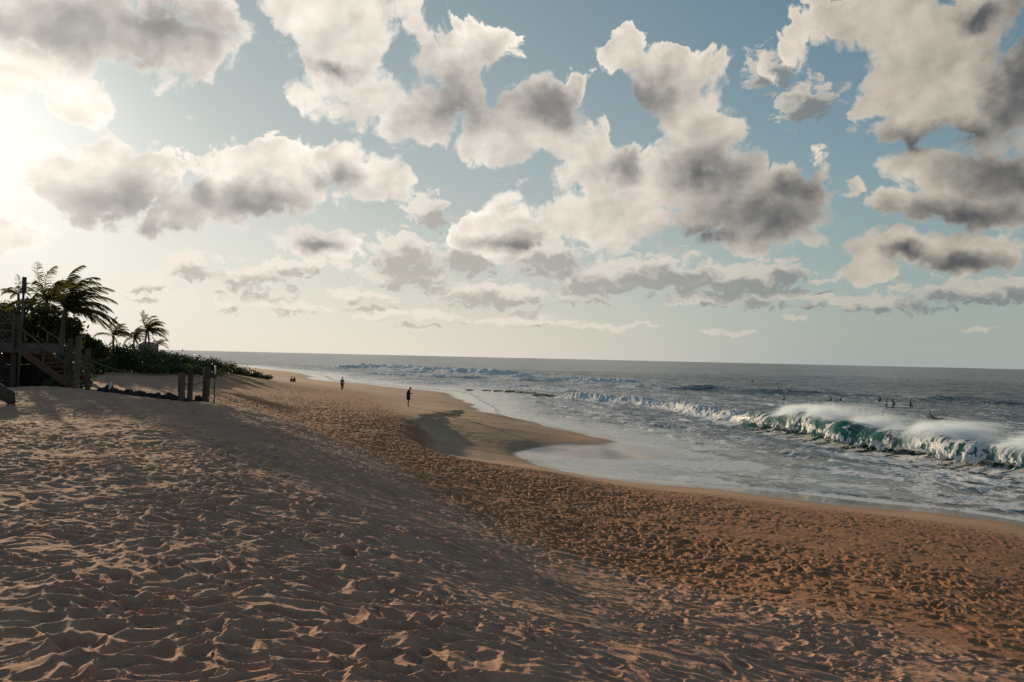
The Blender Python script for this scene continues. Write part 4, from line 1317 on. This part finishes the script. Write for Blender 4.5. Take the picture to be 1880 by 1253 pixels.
rr = random.Random(12)
rocks = [(203, 708, 13, 9), (187, 710, 9, 5), (221, 713, 10, 5), (240, 717, 15, 7), (258, 721, 12, 7), (272, 722, 9, 5), (286, 724, 13, 6), (300, 728, 10, 5), (313, 731, 14, 8), (325, 735, 9, 6), (344, 738, 8, 5), (367, 738, 10, 8), (229, 716, 8, 4), (250, 719, 8, 4), (357, 739, 7, 4), (195, 712, 9, 6), (212, 713, 12, 6), (235, 717, 9, 6), (245, 720, 9, 5), (264, 722, 10, 7), (279, 725, 10, 6), (293, 727, 9, 7), (307, 731, 10, 6), (319, 733, 8, 7), (330, 737, 8, 6)]
for i, (px, py, w, h) in enumerate(rocks):
    g = crest(px, py + 2); sc = g.y / FPX
    co, fc = rock_mesh(50 + i, w * sc * .62, w * sc * .5, h * sc * 1.25)
    o = raw_mesh('dark_rock', co, fc, M_ROCK, None, False); o.location = g + Vector((0, 0, h * sc * .75)); o.rotation_euler.z = rr.uniform(0, 6)
    lab = 'dark jagged rock in the low row between the left and right hand posts'
    if i == 0: lab = 'largest dark rock, at the left end of the row, with a white scrap on it'
    if px > 330: lab = 'small dark rock lying among the three right hand posts'
    tagset(o, lab, 'rock', 'dark rocks along the dune edge')
g = crest(203, 710)
m = MB(); m.tube([(0, 0, -.05), (.02, 0, .06), (.05, .02, .16), (.04, .01, .20)], [.035, .045, .035, .02], 7, wob=.4)
o = m.build('plastic_scrap', M_WHITE, None, True); o.location = g + Vector((.12, -.22, .2))
tagset(o, 'small white scrap caught against the largest dark rock', 'litter')
# dark driftwood at the left edge
g = crest(6, 742)
dw = empty('driftwood', g, 'dark gnarled driftwood lump on the sand at the left edge', 'driftwood')
part('log', M_POSTD, dw, lambda m: m.tube([(-1.2, .1, .15), (-.6, 0, .30), (-.1, -.05, .36), (.22, -.05, .20), (.34, -.1, .02)], [.24, .27, .22, .15, .08], 10, wob=.35, seed=2), True)
part('branch', M_POSTD, dw, lambda m: m.tube([(-.35, 0, .32), (-.2, .05, .55), (.0, .02, .62)], [.10, .06, .03], 7, wob=.3, seed=4), True)
# twigs in the dune sand
for (px, py, s, lab) in ((418, 842, .16, 'little dark twig sticking out of the dune left of centre'), (841, 958, .13, 'tiny upright twig in the sand near the middle of the dune slope')):
    g = hit(px, py)
    m = MB(); m.tube([(0, 0, -.05), (.01, 0, s * .6), (.05 * s / .16, .0, s)], [.006, .005, .003], 5); m.tube([(.008, 0, s * .5), (-.03, .01, s * .85)], [.004, .002], 5)
    o = m.build('twig', M_TWIG, None, True); o.location = g; tagset(o, lab, 'twig')
# reef rocks off the point
for i, (px, py, w, h) in enumerate([(893, 717, 16, 3), (912, 718, 22, 4), (936, 719, 26, 5), (958, 721, 24, 5), (975, 723, 20, 6), (990, 725, 24, 5), (1010, 726, 14, 3), (1028, 729, 22, 4), (1048, 731, 18, 4), (862, 716, 12, 3)]):
    p = at_drop(px, py, EYE - .05); sc = p.y / FPX
    co, fc = rock_mesh(80 + i, w * sc * .6, w * sc * .9, h * sc * .9)
    co[:, 2] *= .7
    o = raw_mesh('reef_rock', co, fc, M_REEF, None, False); o.location = p + Vector((0, 0, -.05)); o.rotation_euler.z = rr.uniform(-.3, .3)
    tagset(o, 'low wet black reef rock awash off the sandy point', 'rock', 'reef rocks awash off the point')


# ------------------------------------------------------------------ people
def skin_body(name, J, E, root, mat, parent=None, sub=2):
    """J: name -> (x, y, z, radius); E: list of joint chains"""
    me = bpy.data.meshes.new(name)
    names = list(J); ix = {k: i for i, k in enumerate(names)}
    edges = [(ix[a], ix[b]) for ch in E for a, b in zip(ch[:-1], ch[1:])]
    me.from_pydata([J[k][:3] for k in names], edges, [])
    me.materials.append(mat)
    o = bpy.data.objects.new(name, me); COL.objects.link(o); o.parent = parent
    md = o.modifiers.new('skin', 'SKIN'); md.use_smooth_shade = True; md.branch_smoothing = .4
    if not me.skin_vertices: me.skin_vertices.new()
    for i, k in enumerate(names):
        r = J[k][3]; me.skin_vertices[0].data[i].radius = r if isinstance(r, tuple) else (r, r)
        me.skin_vertices[0].data[i].use_root = (k == root)
    sb = o.modifiers.new('subdivision', 'SUBSURF'); sb.levels = sub; sb.render_levels = sub
    return o


def hand(J, E, pre, wrist, dirv, side):
    """palm, four unequal bent fingers and a thumb"""
    w = Vector(wrist); d = Vector(dirv).normalized(); s = Vector(side).normalized(); n_ = d.cross(s)
    palm_ = w + d * .05
    J[pre + 'palm'] = (*palm_, .024)
    E.append([pre + 'wrist', pre + 'palm'])
    for k, (o, l) in enumerate(((-.030, .070), (-.010, .082), (.010, .076), (.028, .060))):
        a = palm_ + d * .035 + s * o; b = a + d * l * .5 + n_ * .01; c = b + d * l * .45 + n_ * .03
        for t, p, r in (('a', a, .0095), ('b', b, .0085), ('c', c, .0070)): J['%sf%d%s' % (pre, k, t)] = (*p, r)
        E.append([pre + 'palm', '%sf%da' % (pre, k), '%sf%db' % (pre, k), '%sf%dc' % (pre, k)])
    a = palm_ - d * .02 - s * .038; b = a + d * .035 - s * .015 + n_ * .015
    J[pre + 'ta'] = (*a, .011); J[pre + 'tb'] = (*b, .009)
    E.append([pre + 'palm', pre + 'ta', pre + 'tb'])


def lathe_cloth(name, rings, mat, parent, n=20):
    """rings: (cx, cy, z, rx, ry)"""
    v, f = [], []
    for i, (cx_, cy_, z, rx, ry) in enumerate(rings):
        for k in range(n):
            a = 2 * math.pi * k / n
            w_ = 1 + .04 * math.sin(3 * a + i)
            v.append((cx_ + rx * w_ * math.cos(a), cy_ + ry * w_ * math.sin(a), z))
    for i in range(len(rings) - 1):
        for k in range(n):
            a, b = i * n + k, i * n + (k + 1) % n
            f.append((a, b, b + n, a + n))
    return raw_mesh(name, v, np.array(f), mat, parent, True)


def head_bits(J, E, c, fwd):
    """neck top to crown, with nose, chin and ears"""
    c = Vector(c); f = Vector(fwd).normalized(); up = Vector((0, 0, 1)) - f * f.z; up.normalize(); s = f.cross(up)
    J['skull'] = (*(c + up * .02), (.088, .078)); J['crown'] = (*(c + up * .085 - f * .01), (.062, .060))
    J['jaw'] = (*(c - up * .065 + f * .03), (.052, .050)); J['nose'] = (*(c + f * .108 - up * .005), .012)
    J['ear_a'] = (*(c + s * .085), .014); J['ear_b'] = (*(c - s * .085), .014)
    E += [['neck', 'jaw', 'skull', 'crown'], ['skull', 'nose'], ['skull', 'ear_a'], ['skull', 'ear_b']]
    return c, f, up


def hair_cap(parent, c, f, up, mat, ln=.12):
    c = Vector(c); s = f.cross(up)
    v, fc = [], []
    for i in range(9):
        th = math.pi * .72 * i / 8
        for k in range(16):
            ph = 2 * math.pi * k / 16
            back = -math.cos(ph)
            r = .108 * (1 if th < 1.4 else 1.0)
            tt = th * (1 if back > -.2 else .62)
            p = c + up * (.03 + math.cos(tt) * r) + (f * math.cos(ph) + s * math.sin(ph)) * math.sin(tt) * r * (.96)
            if i == 8 and back > .2: p -= up * ln * back
            v.append(tuple(p))
    for i in range(8):
        for k in range(16):
            a, b = i * 16 + k, i * 16 + (k + 1) % 16
            fc.append((a, b, b + 16, a + 16))
    return raw_mesh('hair', v, np.array(fc), mat, parent, True)


# 1: standing by the water, head bowed over the hands, dark knee length coat, facing the sea
def standing_person():
    J = dict(pelvis=(-.02, 0, .94, (.13, .105)), belly=(-.02, 0, 1.10, (.12, .10)), chest=(-.01, 0, 1.28, (.14, .11)), collar=(.03, 0, 1.40, (.08, .06)), neck=(.075, 0, 1.47, .052),
             rsh=(-.005, -.165, 1.37, .058), relb=(.03, -.225, 1.10, .042), rwrist=(.25, -.09, 1.13, .028), lsh=(-.005, .165, 1.37, .058), lelb=(.03, .225, 1.10, .042), lwrist=(.25, .09, 1.15, .028),
             rhip=(-.01, -.085, .86, .088), rknee=(.03, -.075, .50, .056), rcalf=(0, -.075, .36, .054), rank=(-.01, -.075, .09, .036), rheel=(-.04, -.075, .04, .034), rtoe=(.15, -.085, .025, .026),
             lhip=(-.01, .085, .86, .088), lknee=(.0, .075, .50, .056), lcalf=(-.03, .075, .36, .054), lank=(-.04, .075, .09, .036), lheel=(-.07, .075, .04, .034), ltoe=(.12, .085, .025, .026))
    E = [['pelvis', 'belly', 'chest', 'collar', 'neck'], ['collar', 'rsh', 'relb', 'rwrist'], ['collar', 'lsh', 'lelb', 'lwrist'], ['pelvis', 'rhip', 'rknee', 'rcalf', 'rank', 'rheel'], ['rank', 'rtoe'], ['pelvis', 'lhip', 'lknee', 'lcalf', 'lank', 'lheel'], ['lank', 'ltoe']]
    hand(J, E, 'r', J['rwrist'][:3], (.9, .25, .2), (0, -1, 0)); hand(J, E, 'l', J['lwrist'][:3], (.9, -.25, .2), (0, 1, 0))
    c, f, up = head_bits(J, E, (.135, 0, 1.585), (.86, 0, -.5))
    o = skin_body('person', J, E, 'pelvis', M_SKIN)
    lathe_cloth('coat', [(.0, 0, .60, .17, .20), (-.01, 0, .75, .175, .205), (-.02, 0, .92, .165, .19), (-.025, 0, 1.08, .155, .175), (-.02, 0, 1.24, .165, .195), (-.005, 0, 1.34, .15, .215), (.02, 0, 1.41, .11, .15), (.05, 0, 1.455, .07, .075)], M_PURPLE, o)
    for s in (-1, 1):
        m = MB(); m.tube([(-.005, s * .17, 1.385), (.01, s * .2, 1.25), (.03, s * .228, 1.10), (.14, s * .16, 1.11), (.235, s * .10, 1.14)], [.078, .072, .066, .055, .046], 10); m.build('sleeve', M_PURPLE, o, True)
    hair_cap(o, c, f, up, M_HAIR, .16)
    return o


p1 = standing_person(); p1.location = hit(749.5, 747); p1.rotation_euler.z = rad(-12)
tagset(p1, 'person in a dark knee length coat standing alone with head bowed near the water', 'person')


def walking_person():
    J = dict(pelvis=(0, 0, .95, (.13, .10)), belly=(0, 0, 1.10, (.12, .095)), chest=(.01, 0, 1.28, (.145, .11)), collar=(.02, 0, 1.41, (.08, .06)), neck=(.03, 0, 1.48, .055),
             rsh=(.01, -.18, 1.39, .06), relb=(-.06, -.24, 1.12, .042), rwrist=(.06, -.25, .90, .028), lsh=(.01, .18, 1.39, .06), lelb=(.06, .24, 1.12, .042), lwrist=(.20, .22, .93, .028),
             rhip=(0, -.09, .88, .09), rknee=(.16, -.10, .50, .058), rcalf=(.12, -.10, .36, .055), rank=(.10, -.10, .09, .037), rheel=(.06, -.10, .04, .034), rtoe=(.25, -.11, .03, .027),
             lhip=(0, .09, .88, .09), lknee=(.0, .12, .49, .058), lcalf=(-.08, .13, .36, .055), lank=(-.20, .13, .13, .037), lheel=(-.25, .13, .10, .034), ltoe=(-.10, .14, .03, .027))
    E = [['pelvis', 'belly', 'chest', 'collar', 'neck'], ['collar', 'rsh', 'relb', 'rwrist'], ['collar', 'lsh', 'lelb', 'lwrist'], ['pelvis', 'rhip', 'rknee', 'rcalf', 'rank', 'rheel'], ['rank', 'rtoe'], ['pelvis', 'lhip', 'lknee', 'lcalf', 'lank', 'lheel'], ['lank', 'ltoe']]
    hand(J, E, 'r', J['rwrist'][:3], (.3, 0, -.9), (1, 0, 0)); hand(J, E, 'l', J['lwrist'][:3], (.6, 0, -.7), (1, 0, 0))
    c, f, up = head_bits(J, E, (.055, 0, 1.62), (1, 0, -.1))
    o = skin_body('person', J, E, 'pelvis', M_SKIN)
    lathe_cloth('shirt', [(0, 0, .90, .165, .185), (0, 0, 1.05, .155, .175), (0, 0, 1.22, .165, .20), (.01, 0, 1.36, .14, .215), (.02, 0, 1.44, .08, .09)], M_PALE, o)
    for (sd, k) in (('r', -1), ('l', 1)):
        m = MB(); q = lambda a: Vector(J[a][:3])
        m.tube([q(sd + 'hip') + Vector((0, 0, .1)), q(sd + 'hip') - Vector((0, 0, .06)), q(sd + 'knee'), q(sd + 'ank') + Vector((0, 0, .03))], [.115, .115, .082, .062], 10); m.build('trouser_leg', M_BLACK, o, True)
        m = MB(); m.tube([q(sd + 'sh') + Vector((0, -k * .02, .01)), q(sd + 'sh').lerp(q(sd + 'elb'), .8)], [.08, .062], 10); m.build('sleeve', M_PALE, o, True)
    hair_cap(o, c, f, up, M_HAIR, .02)
    return o


p2 = walking_person(); p2.location = hit(628, 717); p2.rotation_euler.z = rad(-65)
tagset(p2, 'person in a pale top and dark trousers walking on the far sand', 'person')


def seated_person(shirt):
    J = dict(pelvis=(0, 0, .13, (.14, .11)), belly=(.02, 0, .30, (.12, .10)), chest=(.06, 0, .47, (.14, .11)), collar=(.10, 0, .59, (.08, .06)), neck=(.12, 0, .66, .054),
             rsh=(.09, -.17, .57, .06), relb=(.24, -.22, .36, .042), rwrist=(.42, -.10, .42, .028), lsh=(.09, .17, .57, .06), lelb=(.24, .22, .36, .042), lwrist=(.42, .10, .42, .028),
             rhip=(.07, -.10, .13, .095), rknee=(.42, -.13, .42, .062), rcalf=(.48, -.13, .30, .055), rank=(.60, -.12, .08, .037), rtoe=(.75, -.12, .035, .027),
             lhip=(.07, .10, .13, .095), lknee=(.42, .13, .42, .062), lcalf=(.48, .13, .30, .055), lank=(.60, .12, .08, .037), ltoe=(.75, .12, .035, .027))
    E = [['pelvis', 'belly', 'chest', 'collar', 'neck'], ['collar', 'rsh', 'relb', 'rwrist'], ['collar', 'lsh', 'lelb', 'lwrist'], ['pelvis', 'rhip', 'rknee', 'rcalf', 'rank', 'rtoe'], ['pelvis', 'lhip', 'lknee', 'lcalf', 'lank', 'ltoe']]
    hand(J, E, 'r', J['rwrist'][:3], (.5, .6, -.2), (.3, -1, 0)); hand(J, E, 'l', J['lwrist'][:3], (.5, -.6, -.2), (.3, 1, 0))
    c, f, up = head_bits(J, E, (.15, 0, .80), (1, 0, -.05))
    o = skin_body('person', J, E, 'pelvis', M_SKIN)
    lathe_cloth('shirt', [(0, 0, .07, .17, .19), (.02, 0, .28, .16, .185), (.06, 0, .44, .165, .20), (.09, 0, .55, .13, .21), (.115, 0, .625, .075, .085)], shirt, o)
    hair_cap(o, c, f, up, M_HAIR, .10)
    return o


for (px, shirt, lab, rz) in ((534.5, M_PALE, 'person in a grey top sitting on the far sand, left of the pair', -50), (540, M_BLACK, 'person in black sitting on the far sand, right of the pair', -70)):
    o = seated_person(shirt); o.location = hit(px, 702); o.rotation_euler.z = rad(rz)
    tagset(o, lab, 'person', 'people sitting together on the far sand')


# surfers waiting on their boards behind the break
def surfer_body():
    J = dict(pelvis=(0, 0, .10, (.13, .11)), belly=(.02, 0, .26, (.12, .10)), chest=(.03, 0, .44, (.145, .11)), collar=(.05, 0, .57, (.08, .06)), neck=(.06, 0, .64, .054),
             rsh=(.04, -.18, .55, .06), relb=(.10, -.26, .30, .044), rwrist=(.26, -.20, .12, .03), lsh=(.04, .18, .55, .06), lelb=(.10, .26, .30, .044), lwrist=(.26, .20, .12, .03),
             rhip=(.05, -.12, .09, .09), rknee=(.34, -.30, -.02, .06), rank=(.30, -.34, -.42, .04), rtoe=(.42, -.35, -.48, .028), lhip=(.05, .12, .09, .09), lknee=(.34, .30, -.02, .06), lank=(.30, .34, -.42, .04), ltoe=(.42, .35, -.48, .028))
    E = [['pelvis', 'belly', 'chest', 'collar', 'neck'], ['collar', 'rsh', 'relb', 'rwrist'], ['collar', 'lsh', 'lelb', 'lwrist'], ['pelvis', 'rhip', 'rknee', 'rank', 'rtoe'], ['pelvis', 'lhip', 'lknee', 'lank', 'ltoe']]
    hand(J, E, 'r', J['rwrist'][:3], (.8, .2, -.3), (0, -1, 0)); hand(J, E, 'l', J['lwrist'][:3], (.8, -.2, -.3), (0, 1, 0))
    c, f, up = head_bits(J, E, (.085, 0, .78), (1, 0, 0))
    o = skin_body('person', J, E, 'pelvis', M_WET, sub=1)
    hair_cap(o, c, f, up, M_HAIR, .03)
    return o


def prone_body():
    J = dict(pelvis=(0, 0, .12, (.13, .10)), belly=(.16, 0, .15, (.12, .10)), chest=(.34, 0, .24, (.145, .11)), collar=(.46, 0, .33, (.08, .06)), neck=(.51, 0, .40, .054),
             rsh=(.43, -.18, .31, .06), relb=(.55, -.30, .16, .044), rwrist=(.72, -.32, .02, .03), lsh=(.43, .18, .31, .06), lelb=(.50, .30, .12, .044), lwrist=(.40, .36, -.06, .03),
             rhip=(-.08, -.10, .12, .09), rknee=(-.46, -.12, .10, .06), rank=(-.84, -.13, .16, .04), rtoe=(-.98, -.13, .13, .028), lhip=(-.08, .10, .12, .09), lknee=(-.46, .12, .10, .06), lank=(-.84, .13, .20, .04), ltoe=(-.98, .13, .18, .028))
    E = [['pelvis', 'belly', 'chest', 'collar', 'neck'], ['collar', 'rsh', 'relb', 'rwrist'], ['collar', 'lsh', 'lelb', 'lwrist'], ['pelvis', 'rhip', 'rknee', 'rank', 'rtoe'], ['pelvis', 'lhip', 'lknee', 'lank', 'ltoe']]
    hand(J, E, 'r', J['rwrist'][:3], (.8, 0, -.5), (0, -1, 0)); hand(J, E, 'l', J['lwrist'][:3], (-.6, .1, -.6), (0, 1, 0))
    c, f, up = head_bits(J, E, (.56, 0, .53), (1, 0, .1))
    o = skin_body('person', J, E, 'pelvis', M_WET, sub=1)
    hair_cap(o, c, f, up, M_HAIR, .03)
    return o


def board_mesh(mat):
    N = 18; v, f = [], []
    root = empty('surfboard', (0, 0, 0), 'surfboard', 'surfboard')
    for i in range(N + 1):
        t = i / N; x = -1.0 + 2.0 * t
        w = .27 * (max(0.0, 1 - abs(2 * t - 1) ** 2.6)) ** .7 + .012
        rock = .10 * max(0, t - .55) ** 2 * 5 + .02 * max(0, .25 - t) * 4
        th = .030 * (1 - abs(2 * t - 1) ** 3) + .006
        for k in range(8):
            a = 2 * math.pi * k / 8
            v.append((x, w * math.cos(a), rock + th * math.sin(a)))
    for i in range(N):
        for k in range(8):
            a, b = i * 8 + k, i * 8 + (k + 1) % 8
            f.append((a, b, b + 8, a + 8))
    raw_mesh('deck', v, [np.array(f), np.array([list(range(7, -1, -1)), [N * 8 + k for k in range(8)]])], mat, root, True)
    for yy in (-.12, 0, .12):
        m = MB(); xb = -.72 if yy else -.86
        m.add([(xb, yy - .004, -.02), (xb + .12, yy - .004, -.02), (xb, yy - .004, -.13), (xb, yy + .004, -.02), (xb + .12, yy + .004, -.02), (xb, yy + .004, -.13)], [(0, 1, 2), (5, 4, 3), (0, 3, 4, 1), (1, 4, 5, 2), (2, 5, 3, 0)])
        m.build('fin', M_BDARK, root)
    return root


def sea_z(x, y):
    return float(sea_height(np.array([x], float), np.array([y], float))[0][0])


sb0, bd0, bw0 = surfer_body(), board_mesh(M_BDARK), board_mesh(M_BWHITE)
used = {'s': False, 'd': False, 'w': False}
SURF = [(1522, 735, 'd', None), (1540, 735, 'd', None), (1613, 735, 'd', None), (1640, 742, 'w', 'person sitting on the upturned white surfboard far behind the breaking wave'), (1623, 746, 'd', None), (1635, 747, 'd', None), (1672, 747, 'd', None),
        (1541, 752, 'd', None), (1575, 760, 'd', 'person sitting in the water just behind the spray, taller of two close together'), (1583, 763, 'd', 'person sitting in the water just behind the spray, lower of two close together'), (1615, 768, 'd', 'person sitting in the water nearest the spray, alone'),
        (1380, 701, 'd', None), (1428, 717, 'd', None), (1435, 733, 'd', 'person sitting in the water behind the left end of the breaking wave'), (1499, 694, 'd', None)]
for i, (px, py, k, lab) in enumerate(SURF):
    p = at_drop(px, py, EYE - .1)
    z = sea_z(p.x, p.y)
    s = copy_tree(sb0) if used['s'] else sb0; used['s'] = True
    proto = bd0 if k == 'd' else bw0
    b_ = copy_tree(proto) if used[k] else proto; used[k] = True
    rz = rad([200, 150, 95, 250, 170, 130, 60, 190, 120, 175, 140, 210, 100, 160, 185][i])
    b_.location = Vector((p.x, p.y, z + .02)); b_.rotation_euler = (0, rad(-10) if k == 'd' else rad(-24), rz)
    s.location = Vector((p.x, p.y, z - .02)) + Vector((math.cos(rz), math.sin(rz), 0)) * -.45; s.rotation_euler = (0, 0, rz)
    tagset(s, lab or 'distant person in dark clothing sitting in the water beyond the breaking wave', 'person', 'surfers waiting beyond the breaking wave')
    tagset(b_, 'white surfboard with its nose tipped up beyond the breaking wave' if k == 'w' else 'dark surfboard under one of the distant people beyond the breaking wave', 'surfboard', 'surfboards beyond the breaking wave')
p = at_drop(1716, 768, EYE - .1); z = sea_z(p.x, p.y); rz = rad(160)
o = prone_body(); o.location = (p.x, p.y, z + .06); o.rotation_euler = (0, rad(-6), rz)
tagset(o, 'person lying on a board paddling behind the right half of the breaking wave', 'person', 'surfers waiting beyond the breaking wave')
b_ = copy_tree(bd0); b_.location = (p.x, p.y, z + .06); b_.rotation_euler = (0, rad(-6), rz)
tagset(b_, 'dark surfboard under the paddling person behind the breaking wave', 'surfboard', 'surfboards beyond the breaking wave')
